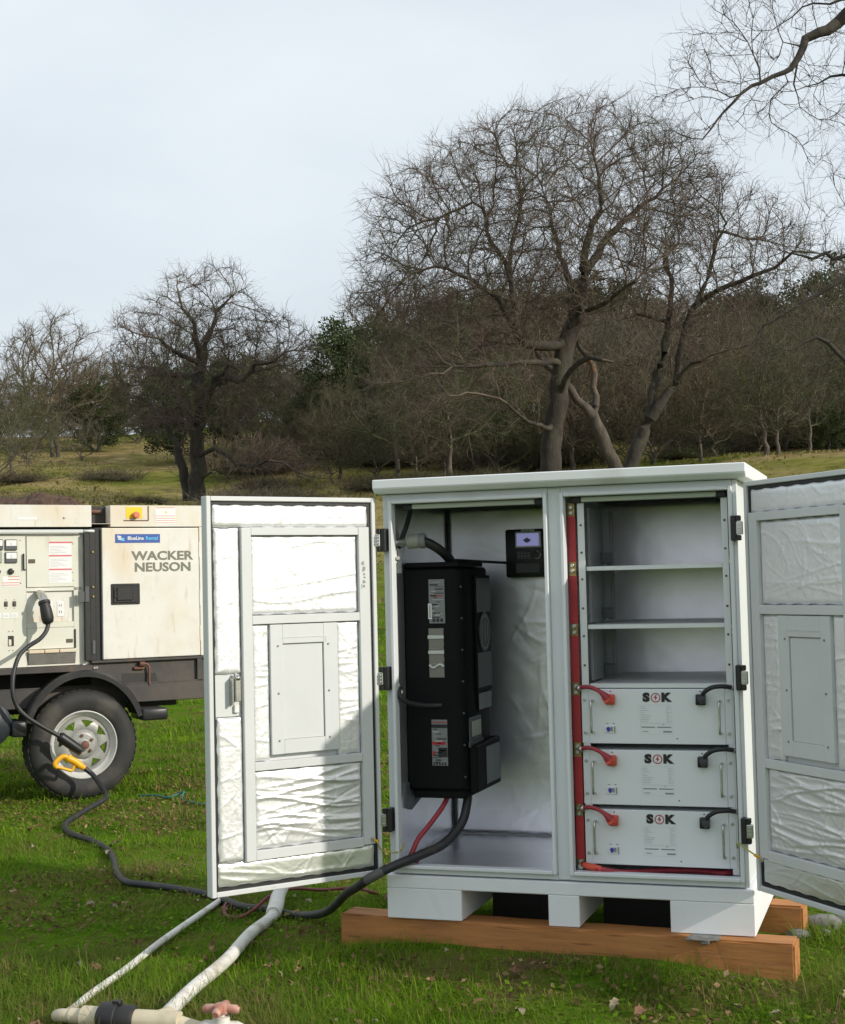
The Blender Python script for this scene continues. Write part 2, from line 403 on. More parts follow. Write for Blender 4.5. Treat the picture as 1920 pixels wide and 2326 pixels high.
# outer shell: back, sides, floor and ceiling as one bent-sheet body
bm = NB()
bx(bm, (WX0, WX1), (DEP, DEP+.02), (ZB, ZT), .003)
bx(bm, (WX0, WX0+.012), (.014, DEP-.001), (ZB, ZT), .002)
bx(bm, (WX1-.012, WX1), (.014, DEP-.001), (ZB, ZT), .002)
bx(bm, (WX0+.013, WX1-.013), (.016, DEP-.001), (ZB, .312))
bx(bm, (WX0+.013, WX1-.013), (.016, DEP-.001), (1.549, ZT))
obj('body', bm, PAINT, cab)
# front frame: jambs, head, sill and mullion with raised rims round the two openings
bm = NB()
OL, OR_ = (.049, .574), (.642, 1.169); OZ = (.328, 1.535)
bx(bm, (WX0-.004, OL[0]-.012), (.008, .03), (ZB+.002, ZT-.002), .002)
bx(bm, (OR_[1]+.012, WX1+.004), (.008, .03), (ZB+.002, ZT-.002), .002)
bx(bm, (OL[1]+.012, OR_[0]-.012), (.008, .03), (ZB+.002, ZT-.002), .003)
for (a, b) in (OL, OR_):
    bx(bm, (a-.0115, b+.0115), (.0085, .03), (OZ[1]+.0125, ZT-.0025))
    bx(bm, (a-.0115, b+.0115), (.0085, .03), (ZB+.0025, OZ[0]-.0125))
obj('front_frame', bm, PAINT, cab)
for (a, b) in (OL, OR_):
    bm = NB()
    bx(bm, (a-.012, a), (-.012, .028), (OZ[0]-.012, OZ[1]+.012), .002)
    bx(bm, (b, b+.012), (-.012, .028), (OZ[0]-.012, OZ[1]+.012), .002)
    bx(bm, (a+.0005, b-.0005), (-.0118, .0278), (OZ[1], OZ[1]+.0118), .002)
    bx(bm, (a+.0005, b-.0005), (-.0118, .0278), (OZ[0]-.0118, OZ[0]), .002)
    obj('opening_rim', bm, PAINT, cab)
# roof with chamfered lower edge
bm = NB()
prism(bm, [(-.050, 1.585), (-.050, 1.6155), (.66, 1.6165), (.66, 1.569), (-.03, 1.569)], 'x', -.004, 1.2315, bev=.003)
obj('roof', bm, BASEP, cab)
# fork-pocket base
bm = NB()
bx(bm, (0, 1.208), (0, .69), (.2495, .2925), .003)
for a, b in ((0, .2608), (.5527, .6561), (.9462, 1.208)):
    bx(bm, (a+(.0005 if a else 0), b-(.0005 if b < 1.2 else 0)), (.0005, .6895), (.15, .2492), .002)
obj('fork_base', bm, BASEP, cab)
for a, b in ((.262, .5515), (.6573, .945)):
    bm = NB(); bx(bm, (a, b), (.36, .364), (.075, .249)); obj('pocket_shade_plate', bm, DARK, cab)  # added dark plates; they make the open fork pockets read as black shade
# foil linings
foil_pad('foil_lining', (.03, .60), (.325, 1.545), .665, -1, cab, 11, .006, .0013, 34, FOIL_IN, .007)
foil_pad('foil_lining', (.625, 1.18), (.325, 1.545), .665, -1, cab, 12, .006, .0008, 24, FOIL_IN, .012)
def side_foil(x, sign, seed):
    o = foil_pad('foil_lining', (.03, .655), (.325, 1.545), 0, -1, cab, seed, .005, .002, 20, FOIL_IN, .014)
    o.rotation_euler = (0, 0, PI/2*sign); o.location = (x, 0 if sign > 0 else .685, 0)
side_foil(.0285, 1, 13)      # faces +x
side_foil(1.179, -1, 14)     # faces -x
foil_floor = NB(); bx(foil_floor, (.031, .599), (.03, .66), (.3122, .318), .002); obj('floor_liner', foil_floor, FOIL_IN, cab)
bm = NB(); bx(bm, (.603, .613), (.032, .66), (.313, 1.548)); obj('partition', bm, PAINT, cab)
last = foil_pad('ceiling_liner', (.03, .599), (.025, .66), 1.548, 1, cab, 15, .003, .001, 6, CEIL_DARK, .03)
last2 = foil_pad('ceiling_liner', (.625, 1.178), (.025, .66), 1.548, 1, cab, 16, .003, .001, 6, CEIL_DARK, .03)
for last in (last, last2): last.data.transform(Matrix(((1, 0, 0, 0), (0, 0, 1, 0), (0, -1, 0, 3.092), (0, 0, 0, 1))))
# seam strip in the left bay's back corner, light bars
for (a, b) in ((.105, .535), (.69, 1.128)):
    bm = NB(); bx(bm, (a, b), (.036, .060), (1.517, 1.534), .004, 0, 2)
    bx(bm, (a-.035, a-.001), (.036, .062), (1.514, 1.536), .003, 1); bx(bm, (b+.001, b+.03), (.036, .062), (1.514, 1.536), .003, 1)
    obj('light_bar', bm, [LAMP, BLACK], cab)
bm = NB(); bx(bm, (.036, .043), (.640, .656), (.33, 1.54), .002); obj('corner_gasket', bm, RUBBER, cab)
# rack: posts, shelves, side brackets
for x0_, x1_ in ((.674, .697), (1.139, 1.160)):
    bm = NB(); bx(bm, (x0_, x1_), (.050, .053), (.326, 1.515), .0008)
    bx(bm, (x0_ if x0_ < .9 else x1_-.003, x0_+.003 if x0_ < .9 else x1_), (.0535, .085), (.326, 1.515))
    p = obj('rack_post', bm, ALU, cab)
    for z in (1.442, 1.352, 1.265, 1.170, 1.08, .985):
        bm = NB(); bolt(bm, ((x0_+x1_)/2, .0498, z), (0, -1, 0), .004, .002); obj('screw', bm, BROWN, p)
for z in (1.306, 1.116, .925):
    bm = NB(); bx(bm, (.698, 1.138), (.060, .655), (z-.003, z), .0008)
    bx(bm, (.698, 1.138), (.0575, .0597), (z-.014, z-.0002), .0006)
    obj('shelf', bm, ALU, cab)
for z0_, z1_ in ((1.322, 1.50), (1.135, 1.294), (.945, 1.104)):
    bm = NB(); bx(bm, (.698, .706), (.09, .30), (z0_-.012, z1_)); bx(bm, (.7065, .728), (.30, .306), (z0_, z1_))
    bx(bm, (.710, .724), (.34, .40), (z0_-.01, z1_)); obj('shelf_bracket', bm, MGREY, cab)
    bm = NB(); bx(bm, (.7068, .742), (.255, .285), (z0_-.004, z0_+.032), .002); obj('bracket_tab', bm, DGREY, cab)
# bus bars
def bus(x0_, x1_, y, joints, sleeve, segs, name, ztop, zbot):
    bm = NB(); bx(bm, (x0_+.002, x1_-.002), (y+.001, y+.006), (zbot, ztop)); b = obj(name, bm, BRASS, cab)
    for z0_, z1_ in segs:
        bm = NB(); bx(bm, (x0_, x1_), (y-.0015, y+.0085), (z0_, z1_), .001); obj('sleeve', bm, sleeve, b)
    for z in joints:
        bm = NB(); bolt(bm, ((x0_+x1_)/2, y+.001, z), (0, -1, 0), .0072, .007); obj('bolt', bm, ZINC, b)
    return b
bus(.641, .668, .046, [1.501, 1.483, 1.311, 1.294, 1.113, 1.092, .918, .898, .723, .704, .525, .506, .353, .337], REDBAR,
    [(1.322, 1.472), (1.121, 1.276), (.930, 1.081), (.735, .888), (.537, .689), (.360, .497)], 'positive_bus_bar', 1.515, .328)
bus(1.1605, 1.1685, .05, [1.311, 1.105, .917, .716, .525, .36], RUBBER,
    [(1.328, 1.452), (1.120, 1.271), (.932, 1.082), (.737, .888), (.54, .69), (.37, .50)], 'negative_bus_bar', 1.515, .335)
# hinges
for sx, x0_ in ((-1, .018), (1, 1.190)):
    for zc in (1.413, .948, .477):
        bm = NB()
        bx(bm, (x0_-.004, x0_+.013) if sx < 0 else (x0_-.013, x0_+.004), (-.028, .0075), (zc-.039, zc+.039), .002)
        for dz in (-.0305, .0305):
            bx(bm, (x0_-.018, x0_-.0045) if sx < 0 else (x0_+.0045, x0_+.018), (-.032, -.006), (zc+dz-.0085, zc+dz+.0085), .002)
        h = obj('hinge', bm, BLACK, cab)
        bm = NB(); bx(bm, (x0_-.024, x0_-.0045) if sx < 0 else (x0_+.0045, x0_+.024), (-.034, -.012), (zc-.0205, zc+.0205), .002)
        o = obj('hinge_leaf', bm, ZINC, h)
        bm = NB()
        for dz in (-.011, 0, .011): bolt(bm, (x0_+sx*.014, -.034, zc+dz), (0, -1, 0), .0042, .004, 0, 8)
        obj('hinge_bolt', bm, ZINC, h)

def door(hinge, ang, sg, seed):
    """local frame: x = sg*s along the door, +y = inner face, towards the photographer"""
    def sx(a, b): return (sg*a, sg*b)
    S0, S1, Z0, Z1 = -.002, .612, .2985, 1.556
    bm = NB()
    bx(bm, sx(S0, S1), (-.040, -.036), (Z0, Z1), .0015)                     # skin
    bx(bm, sx(S1-.0155, S1), (-.0358, 0), (Z0, Z1), .002); bx(bm, sx(S0, .0125), (-.0358, 0), (Z0, Z1), .002)
    bx(bm, sx(.0128, S1-.0158), (-.0356, -.0004), (Z1-.0155, Z1-.0003), .002); bx(bm, sx(.0128, S1-.0158), (-.0356, -.0004), (Z0+.0003, Z0+.0165), .002)
    bx(bm, sx(.013, S1-.016), (-.0355, -.020), (Z0+.017, Z1-.016))          # inner sheet
    d = obj('door', bm, PAINT2, cab, loc=hinge, rz=ang)
    d['label'] = 'left door, sunlit inside' if sg > 0 else 'right door, its inside in the shade'
    # gasket with rounded corners
    def rr(s0, s1, z0, z1, r, n=5):
        o = []
        for cx_, cz_, a0 in ((s1-r, z1-r, 0), (s0+r, z1-r, 90), (s0+r, z0+r, 180), (s1-r, z0+r, 270)):
            for k in range(n+1):
                a = R(a0+90*k/n); o.append((cx_+r*math.cos(a), cz_+r*math.sin(a)))
        return o
    bm = NB(); A = rr(.0128, S1-.0158, Z0+.0166, Z1-.0158, .010); B = rr(.0245, S1-.0245, Z0+.0275, Z1-.0265, .009); n = len(A)
    va = [bm.verts.new((sg*a, -.0085, b)) for a, b in A]; vb = [bm.verts.new((sg*a, -.0085, b)) for a, b in B]
    vc = [bm.verts.new((sg*a, -.0199, b)) for a, b in B]
    for k in range(n):
        q = (k+1) % n; bm.faces.new((va[k], va[q], vb[q], vb[k])); bm.faces.new((vb[k], vb[q], vc[q], vc[k]))
    obj('gasket', bm, RUBBER, d)
    # raised welded frame: stiles and rails
    bm = NB()
    bx(bm, sx(.0275, .068), (-.0198, .006), (.404, 1.457), .0015)
    bx(bm, sx(.461, .4955), (-.0198, .006), (.398, 1.455), .0015)
    for z0_, z1_ in ((1.431, 1.4565), (1.1455, 1.173), (.680, .707), (.399, .429)):
        bx(bm, sx(.0684, .4606), (-.0198, .0052), (z0_, z1_), .0012)
    obj('inner_frame', bm, PAINT2, d)
    pads = [((.0265, .589), (1.458, 1.5275), 3, 0, .7), ((.4985, .586), (.992, 1.453), 8, 0, .65), ((.4985, .584), (.402, .853), 7, 1, .8),
            ((.071, .460), (1.176, 1.428), 16, 5, .6), ((.071, .460), (.4315, .678), 7, 20, 1.5),
            ((.4005, .460), (.708, 1.144), 5, 8, .65), ((.070, .153), (.708, 1.144), 5, 10, .65), ((.0265, .588), (.328, .3965), 6, 2, .5)]
    for i, (s, z, nc, nb, am) in enumerate(pads):
        f_ = foil_pad('foil_panel', sx(*s), z, -.0098, 1, d, seed+i, .006 if i < 7 else .003, .0021*am, nc, FOIL_LOW if i == 7 else FOIL, .0036, nb)
        bm = NB(); q_ = sorted(sx(*s)); bx(bm, (q_[0]+.0012, q_[1]-.0012), (-.0199, -.0098), (z[0]+.0012, z[1]-.0012)); obj('pad_core', bm, FOIL, f_)
    # vent cover plate with pressed rectangle and screws
    bm = NB(); P0, P1, Q0, Q1 = .1545, .399, .7265, 1.1425
    A0, A1, B0, B1 = .206, .3545, .772, 1.080
    bx(bm, sx(P0, A0-.0002), (-.019, .004), (Q0, Q1), .001); bx(bm, sx(A1+.0002, P1), (-.019, .004), (Q0, Q1), .001)
    bx(bm, sx(A0, A1), (-.019, .0038), (B1+.0002, Q1-.0003), .001); bx(bm, sx(A0, A1), (-.019, .0038), (Q0+.0003, B0-.0002), .001)
    bx(bm, sx(A0+.0035, A1-.001), (-.019, -.0005), (B0+.001, B1-.0035)); bx(bm, sx(A0-.0004, A1+.0004), (-.019, -.009), (B0-.0004, B1+.0004))
    bx(bm, sx(.199, .361), (.0041, .0052), (1.099, 1.1006)); bx(bm, sx(.197, .1985), (.0041, .0052), (1.08, 1.1004))
    cp = obj('cover_plate', bm, PAINT2, d)
    for s in (.1895, .3725):
        for z in (1.0735, .921, .7695):
            bm = NB(); bolt(bm, (sg*s, .004, z), (0, 1, 0), .0034, .0025, 0, 8); obj('screw', bm, MGREY, cp)
    # latch plate, handle cam and keeper at the free edge
    bm = NB(); bx(bm, sx(.4985, .5865), (-.0197, -.012), (.857, .9905), .001); lp = obj('latch_plate', bm, PAINT2, d)
    bm = NB(); bx(bm, sx(.512, .532), (-.0118, .022), (.905, .985), .003); bx(bm, sx(.533, .538), (-.0118, .014), (.895, .978))
    tube(bm, [(sg*.522, .0, .99), (sg*.522, .024, .975)], .006, 10)
    obj('latch', bm, ZINC, lp)
    bm = NB(); bx(bm, sx(.508, .525), (-.0118, -.002), (.868, .893), .002); obj('latch_keeper', bm, WHITE, lp)
    # smudges of torn foil stuck on the stile
    if sg > 0:
        rng = random.Random(5); bm = NB()
        for k in range(7):
            s = .052+rng.uniform(-.006, .006); z = 1.334-k*.012+rng.uniform(-.003, .003); q = rng.uniform(.003, .007)
            vs = [bm.verts.new((sg*(s+q*rng.uniform(.6, 1.2)*math.cos(a)), .0068, z+q*1.3*rng.uniform(.5, 1.2)*math.sin(a))) for a in np.linspace(0, 2*PI, 8)[:-1]]
            bm.faces.new(vs)
        for k in range(3):
            s, z = .058, 1.262-k*.006; bm.faces.new([bm.verts.new((sg*(s+dx), .0068, z+dz)) for dx, dz in ((0, 0), (.003, .001), (.002, .006))])
        obj('foil_smudge', bm, SMUDGE, d)
    return d
aL = .8777; aR = .8513
dl = door((-.0031, -.0317, 0), math.atan2(-math.sin(aL), -math.cos(aL)), 1, 100)
dr = door((1.2201, -.0277, 0), math.atan2(math.sin(aR), -math.cos(aR)), -1, 200)

# earth wires from door to frame
def wire(name, pts, r, m, label, cat, group=None, n=8, k=8, lug=None):
    t = thing(name, label, cat, tuple(pts[0]), 0, group) if lug else None
    bm = NB(); q = spline(pts, k)
    if t: q = [p-Vector(pts[0]) for p in q]
    tube(bm, q, r, n)
    if t:
        obj('wire', bm, m, t, True); return t
    return tag(obj(name, bm, m, None, True), label, cat, group)
def on_door(d, sg, s, y, z):
    a = d.rotation_euler.z; x = sg*s
    return (d.location.x+x*math.cos(a)-y*math.sin(a), d.location.y+x*math.sin(a)+y*math.cos(a), z)
p = on_door(dl, 1, .036, .012, .418)
t = wire('earth_wire', [p, (p[0]+.015, p[1]-.01, .411), (.006, -.06, .385), (.036, -.03, .371), (.052, .012, .376), (.054, .03, .395)], .0024, GREENY,
         'green and yellow earth wire from the left door to the left bay frame', 'wire', 'earth wires of the cabinet doors', lug=1)
bm = NB(); tube(bm, [(0, 0, 0), (.018, -.008, -.003)], .0042, 8); obj('lug', bm, YELLOW, t, True)
bm = NB(); bolt(bm, (-.006, 0, .004), (-.2, -1, 0), .007, .006); obj('bolt', bm, ZINC, t)
p = on_door(dr, -1, .036, .012, .405)
t = wire('earth_wire', [p, (p[0]-.02, p[1]-.004, .418), (1.188, -.05, .432), (1.172, -.016, .437), (1.160, .0, .432), (1.158, .03, .415)], .0024, GREENY,
         'green and yellow earth wire from the right door to the right bay frame', 'wire', 'earth wires of the cabinet doors', lug=1)
bm = NB(); tube(bm, [(0, 0, 0), (-.016, -.004, .009)], .0042, 8); obj('lug', bm, YELLOW, t, True)
bm = NB(); bolt(bm, (.007, 0, -.006), (-.2, -1, 0), .007, .006); obj('bolt', bm, ZINC, t)
# ------------------------------------------------------------------ battery modules
def battery():
    """local frame: x centre of the 19-inch face, y = front face, z bottom"""
    t = thing('battery_module', '', 'battery', (0, 0, 0), 0, 'rack battery modules in the right bay')
    bm = NB(); H = .1755
    bx(bm, (-.219, .219), (.0, .42), (0, H), .0015); b = obj('case', bm, BATT, t)
    for s in (-1, 1):
        bm = NB(); bx(bm, (s*.2195, s*.2413), (.0005, .004), (.001, H-.001), .0008); e = obj('mounting_ear', bm, BATT, t)
        for z in (.035, .140):
            bm = NB(); bolt(bm, (s*.2305, .0, z), (0, -1, 0), .005, .004, 0, 8); obj('bolt', bm, ZINC, e)
        bm = NB(); x = s*.2045
        tube(bm, spline([(x, 0, .138), (x, -.022, .137), (x, -.029, .128), (x, -.029, .088), (x, -.029, .046), (x, -.022, .037), (x, 0, .036)], 5), .0042, 10)
        obj('handle', bm, ZINC, t, True)
    # maker's lettering
    text('letter', 'S', .036, INK, t, (-.0295, -.0008, .148), bold=.0026, sx=1.22)
    text('letter', 'K', .036, INK, t, (.0330, -.0008, .148), bold=.0026, sx=1.15)
    bm = NB(); N = 32; c = (.001, .148)
    for r0, r1 in ((.0152, .0122), ):
        A = [bm.verts.new((c[0]+r0*math.cos(2*PI*k/N), -.0009, c[1]+r0*math.sin(2*PI*k/N))) for k in range(N)]
        B = [bm.verts.new((c[0]+r1*math.cos(2*PI*k/N), -.0009, c[1]+r1*math.sin(2*PI*k/N))) for k in range(N)]
        for k in range(N): bm.faces.new((A[k], A[(k+1) % N], B[(k+1) % N], B[k]))
    q = [(.002, .0105), (-.0065, -.0015), (-.0005, -.0015), (-.003, -.0105), (.0065, .0018), (.0008, .0018), (.004, .0105)]
    bm.faces.new([bm.verts.new((c[0]+a, -.0009, c[1]+b_)) for a, b_ in q])
    obj('emblem', bm, REDINK, t)
    # rating plate printed on the front
    bm = NB(); rng = random.Random(3)
    def bar(x0, x1, z, h, mi): bm.faces.new([bm.verts.new(v) for v in ((x0, -.0006, z), (x1, -.0006, z), (x1, -.0006, z+h), (x0, -.0006, z+h))]).material_index = mi
    for k in range(9):
        z = .118-k*.0058; bar(-.048, -.048+rng.uniform(.008, .034), z, .0014, 0); bar(.034, .034+rng.uniform(.007, .016), z, .0014, 0)
    bar(-.048, .048, .0655, .0008, 0); bar(-.048, -.004, .052, .0036, 1); bar(.003, .048, .052, .0036, 1)
    bar(-.045, -.026, .038, .004, 0); bar(.022, .049, .037, .0052, 1); bar(.02, .026, .061, .003, 0)
    bar(-.051, .051, .124, .0004, 0); bar(-.051, .051, .0315, .0004, 0); bar(-.051, -.0506, .0315, .0926, 0); bar(.0506, .051, .0315, .0926, 0)
    obj('rating_plate', bm, [INKL, INKG], t)
    # breaker window with its blue mark
    bm = NB(); bx(bm, (-.168, -.131), (-.003, -.0005), (.034, .058), .001); w_ = obj('breaker', bm, WHITE, t)
    bm = NB(); bx(bm, (-.136, -.132), (-.0045, -.0032), (.036, .056)); bx(bm, (-.148, -.140), (-.004, -.0032), (.04, .054)); obj('breaker_slot', bm, INKG, w_)
    bm = NB(); bm.faces.new([bm.verts.new((-.1545+.0062*math.cos(a)*(1+.15*math.sin(3*a)), -.0042, .046+.0085*math.sin(a))) for a in np.linspace(0, 2*PI, 15)[:-1]])
    obj('blue_mark', bm, BLUE, w_)
    bm = NB(); bx(bm, (-.163, -.154), (-.0012, 0), (.0635, .0655)); bx(bm, (-.141, -.134), (-.0012, 0), (.0635, .066)); obj('breaker_marking', bm, INKG, t)
    for x, z in ((-.145, .168), (.066, .018), (.143, .168)):
        bm = NB(); bolt(bm, (x, .0003, z), (0, -1, 0), .0024, .0012, 0, 8); obj('screw', bm, BROWN, t)
    return t
BX, BY = .9125, .048
b0 = battery()
for i, (z, nm) in enumerate(((.7325, 'topmost'), (.5365, 'middle'), (.3455, 'lowest'))):
    t = b0 if i == 0 else copy_tree(b0)
    t.location = (BX, BY, z)
    t['label'] = '%s of the three grey rack battery modules with red lightning emblems' % nm
    # red lead from the positive bus bar, black lead from the negative bus bar
    O = Vector((BX-.146, BY-.002, z+.143))
    c = thing('battery_cable', 'red battery cable with orange plug on the %s battery module' % nm, 'cable', O, 0, 'red battery cables')
    bm = NB(); s0 = Vector((.664, .040, z+.178))-O
    tube(bm, spline([s0, s0+Vector((.03, -.012, .006)), s0+Vector((.06, -.018, -.001)), (-.018, -.032, .020), (-.006, -.028, .006)], 8),
         [.0068]*21+[.0072+.0007*k for k in range(12)], 12)
    obj('wire', bm, REDC, c, True)
    bm = NB(); bx(bm, (-.013, .0165), (-.022, .0), (-.017, .0165), .004, 0, 2); lathe(bm, [(.0145, 0), (.014, .012), (.010, .020)], (.0, -.020, -.003), (-.3, -.9, .2), 16)
    obj('plug', bm, ORANGE, c, True)
    bm = NB(); lathe(bm, [(.0085, 0), (.009, .006), (.0085, .014)], s0+Vector((-.004, 0, 0)), (1, -.4, .15), 12); obj('lug', bm, ZINC, c)
    O = Vector((BX+.147, BY-.002, z+.1435))
    c = thing('battery_cable', 'black battery cable with black plug on the %s battery module' % nm, 'cable', O, 0, 'black battery cables')
    s0 = Vector((1.160, .040, z+.180))-O
    bm = NB(); tube(bm, spline([s0, s0+Vector((-.028, -.022, .006)), s0+Vector((-.062, -.034, .003)), (.012, -.036, .022), (.004, -.022, .002)], 8), .0072, 12)
    obj('wire', bm, CABLE, c, True)
    bm = NB(); bx(bm, (-.0165, .0145), (-.022, .0), (-.0175, .0165), .003, 0, 2); lathe(bm, [(.013, 0), (.012, .014), (.009, .024)], (.003, -.019, -.002), (.1, -.9, .35), 16)
    obj('plug', bm, BLACK, c, True)
    bm = NB(); lathe(bm, [(.0075, 0), (.008, .008), (.006, .012)], s0, (-1, -.7, .2), 12); obj('lug', bm, ZINC, c)
# thick red feeder under the lowest module
bm = NB(); q = spline([(.660, .038, .345), (.685, .022, .342), (.73, .020, .334), (.80, .04, .323), (.90, .10, .322), (1.02, .12, .322), (1.10, .09, .324), (1.155, .12, .33)], 8)
tube(bm, q, .0085, 12)
fc = thing('feeder_cable', 'thick pinkish red feeder cable running along the right bay floor under the lowest battery', 'cable', (0, 0, 0))
obj('wire', bm, REDC, fc, True)
bm = NB(); tube(bm, [(.668, .031, .344), (.685, .022, .342), (.705, .0205, .339), (.726, .02, .335)], [.0095, .0105, .0105, .0095], 12); obj('boot', bm, ORANGE, fc, True)
bm = NB(); bolt(bm, (.657, .040, .338), (0, -1, 0), .011, .010, 0, 8); obj('lug', bm, ZINC, fc)

# ------------------------------------------------------------------ inverter on the left wall
inv = thing('inverter', 'tall black wall-mounted inverter charger with a grey front strip in the left bay', 'inverter', (0, 0, 0))
X0, XF, YN, YF, Z0, Z1 = .034, .247, .132, .472, .556, 1.318
bm = NB(); prism(bm, [(X0, YN), (.222, YN), (XF, YN+.026), (XF, YF-.03), (.225, YF), (X0, YF)], 'z', Z0, Z1, bev=.009); obj('case', bm, BLACKP, inv, True, angle=30)
bm = NB(); prism(bm, [(X0+.02, YN+.012), (.226, YN+.014), (XF-.006, YN+.035), (XF-.006, YF-.05), (X0+.02, YF-.05)], 'z', .528, Z0-.0005, bev=.004); obj('lower_cover', bm, BLACKP, inv, True, angle=30)
bm = NB(); prism(bm, [(X0+.01, YN-.006), (.236, YN-.006), (XF+.012, YN+.03), (XF+.012, YF-.12), (X0+.01, YF-.12)], 'z', Z1+.0005, Z1+.018, bev=.003)
bx(bm, (.10, .20), (.30, .42), (Z1+.0005, Z1+.013), .004); obj('top_flange', bm, BLACKP, inv)
for k in range(7):
    bm = NB(); bolt(bm, (.238, YN+.016, 1.25-k*.108), (.7, -.7, 0), .004, .003, 0, 8); obj('screw', bm, DGREY, inv)
bm = NB(); bx(bm, (XF+.0005, XF+.010), (.262, .446), (.880, 1.288), .003); fs = obj('front_strip', bm, BLACKP, inv)
bm = NB(); bx(bm, (XF+.0103, XF+.0125), (.270, .438), (1.158, 1.278)); obj('strip_panel', bm, DGREY, fs)
bm = NB(); bx(bm, (XF+.0103, XF+.0125), (.270, .438), (.895, 1.016)); obj('strip_panel', bm, DGREY, fs)
# round emblem between the strip panels
bm = NB(); lathe(bm, [(.070, 0), (.070, .004)], (XF+.0101, .353, 1.0875), (1, 0, 0), 40); em = obj('emblem_disc', bm, BLACK, inv)
bm = NB(); N = 48
A = [[bm.verts.new((XF+.0148, .353+r*math.cos(2*PI*k/N), 1.0875+r*math.sin(2*PI*k/N))) for k in range(N)] for r in (.061, .055)]
for k in range(N): bm.faces.new((A[0][k], A[0][(k+1) % N], A[1][(k+1) % N], A[1][k]))
bx(bm, (XF+.0142, XF+.0149), (.350, .358), (1.055, 1.125)); bx(bm, (XF+.0142, XF+.0149), (.316, .323), (1.05, 1.118)); bx(bm, (XF+.0142, XF+.0149), (.384, .391), (1.06, 1.118))
obj('emblem_ring', bm, MGREY, em)
for (y0, y1, z0, z1, m_) in ((.281, .436, .818, .874, MGREY), ):
    bm = NB(); bx(bm, (XF+.0005, XF+.007), (y0-.006, y1+.006), (z0-.006, z1+.006), .002); a_ = obj('badge_plate', bm, BLACKP, inv)
    bm = NB(); bx(bm, (XF+.0073, XF+.0085), (y0, y1), (z0, z1)); obj('badge', bm, m_, a_)
bm = NB(); bx(bm, (XF+.0005, XF+.006), (.168, .31), (.715, .80), .003); bx(bm, (XF+.0062, XF+.009), (.150, .322), (.70, .72), .003); sw = obj('switch_plate', bm, DGREY, inv)
bm = NB(); bx(bm, (XF+.0063, XF+.0085), (.190, .296), (.734, .786), .002); obj('switch_label', bm, BEIGE, sw)
bm = NB(); prism(bm, [(YN+.036, .545), (YN+.036, .705), (.452, .712), (.458, .705), (.458, .545)], 'x', XF+.0005, XF+.030, bev=.004); wb = obj('wiring_box', bm, BLACKP, inv)
bm = NB(); bx(bm, (XF+.0304, XF+.032), (.275, .445), (.562, .69), .001); obj('box_panel', bm, MGREY, wb)
# labels on the side facing out of the bay
yl = YN-.0012
bm = NB(); rng = random.Random(9)
def quad(x0, x1, z0, z1, mi, y=None): bm.faces.new([bm.verts.new(v) for v in ((x0, y or yl-.0008, z0), (x1, y or yl-.0008, z0), (x1, y or yl-.0008, z1), (x0, y or yl-.0008, z1))]).material_index = mi
bx(bm, (.128, .185), (yl, yl+.001), (1.126, 1.277), 0, 0)
for k in range(17):
    z = 1.268-k*.0075; a = rng.uniform(.131, .160); quad(a, min(.183, a+rng.uniform(.012, .05)), z-rng.uniform(.001, .005), z, 1 if rng.random() < .75 else 2)
quad(.131, .178, 1.2185, 1.222, 3); quad(.152, .176, 1.155, 1.164, 4)
for k in range(3): quad(.14+k*.014, .15+k*.014, 1.131, 1.142, 1)
quad(.1250, .138, 1.141, 1.194, 5, yl-.0014); quad(.129, .134, 1.145, 1.19, 4, yl-.002)
obj('data_label', bm, [MGREY, INK, INKL, REDINK, BEIGE, WHITE], inv)
bm = NB(); bx(bm, (.124, .178), (yl, yl+.001), (.941, 1.109), .0004, 0); lg = obj('logo_plate', bm, mat('taupe_plate', (.20, .19, .17), .5), inv)
LG = mat('pale_green_print', (.52, .56, .54), .5)
bm = NB(); bx(bm, (.121, .179), (yl-.003, yl-.0005), (1.073, 1.085), .001); obj('logo_bar', bm, LG, lg)
bm = NB(); bx(bm, (.122, .179), (yl-.003, yl-.0005), (1.021, 1.033), .001); obj('logo_bar', bm, LG, lg)
for zc in (1.0725, 1.0205):
    bm = NB(); tube(bm, spline([(.174, yl-.001, zc), (.170, yl-.001, zc-.006), (.177, yl-.001, zc-.014), (.178, yl-.001, zc-.020), (.172, yl-.001, zc-.029), (.160, yl-.001, zc-.033), (.124, yl-.001, zc-.0335)], 5), .0009, 6); obj('logo_arc', bm, BEIGE, lg)
bm = NB(); tube(bm, spline([(.125, yl-.001, .984), (.133, yl-.001, .976), (.144, yl-.001, .975), (.158, yl-.001, .984), (.168, yl-.001, .984), (.177, yl-.001, .977)], 6), .0042, 8); obj('logo_wave', bm, LG, lg)
bm = NB(); bx(bm, (.127, .183), (yl, yl+.001), (.641, .797), 0, 0); rng = random.Random(4)
for k in range(15):
    z = .766-k*.008; a = rng.uniform(.129, .150); quad(a, min(.182, a+rng.uniform(.01, .04)), z-rng.uniform(.001, .0045), z, 1 if rng.random() < .7 else 2)
quad(.1285, .18, .787, .790, 3); quad(.128, .176, .712, .722, 3); quad(.129, .138, .675, .69, 3); quad(.15, .182, .67, .70, 1); quad(.127, .183, .769, .781, 4)
for k in range(5): quad(.131+k*.01, .137+k*.01, .643, .652, 4)
obj('warning_label', bm, [MGREY, INK, INKL, REDINK, BLACK], inv)
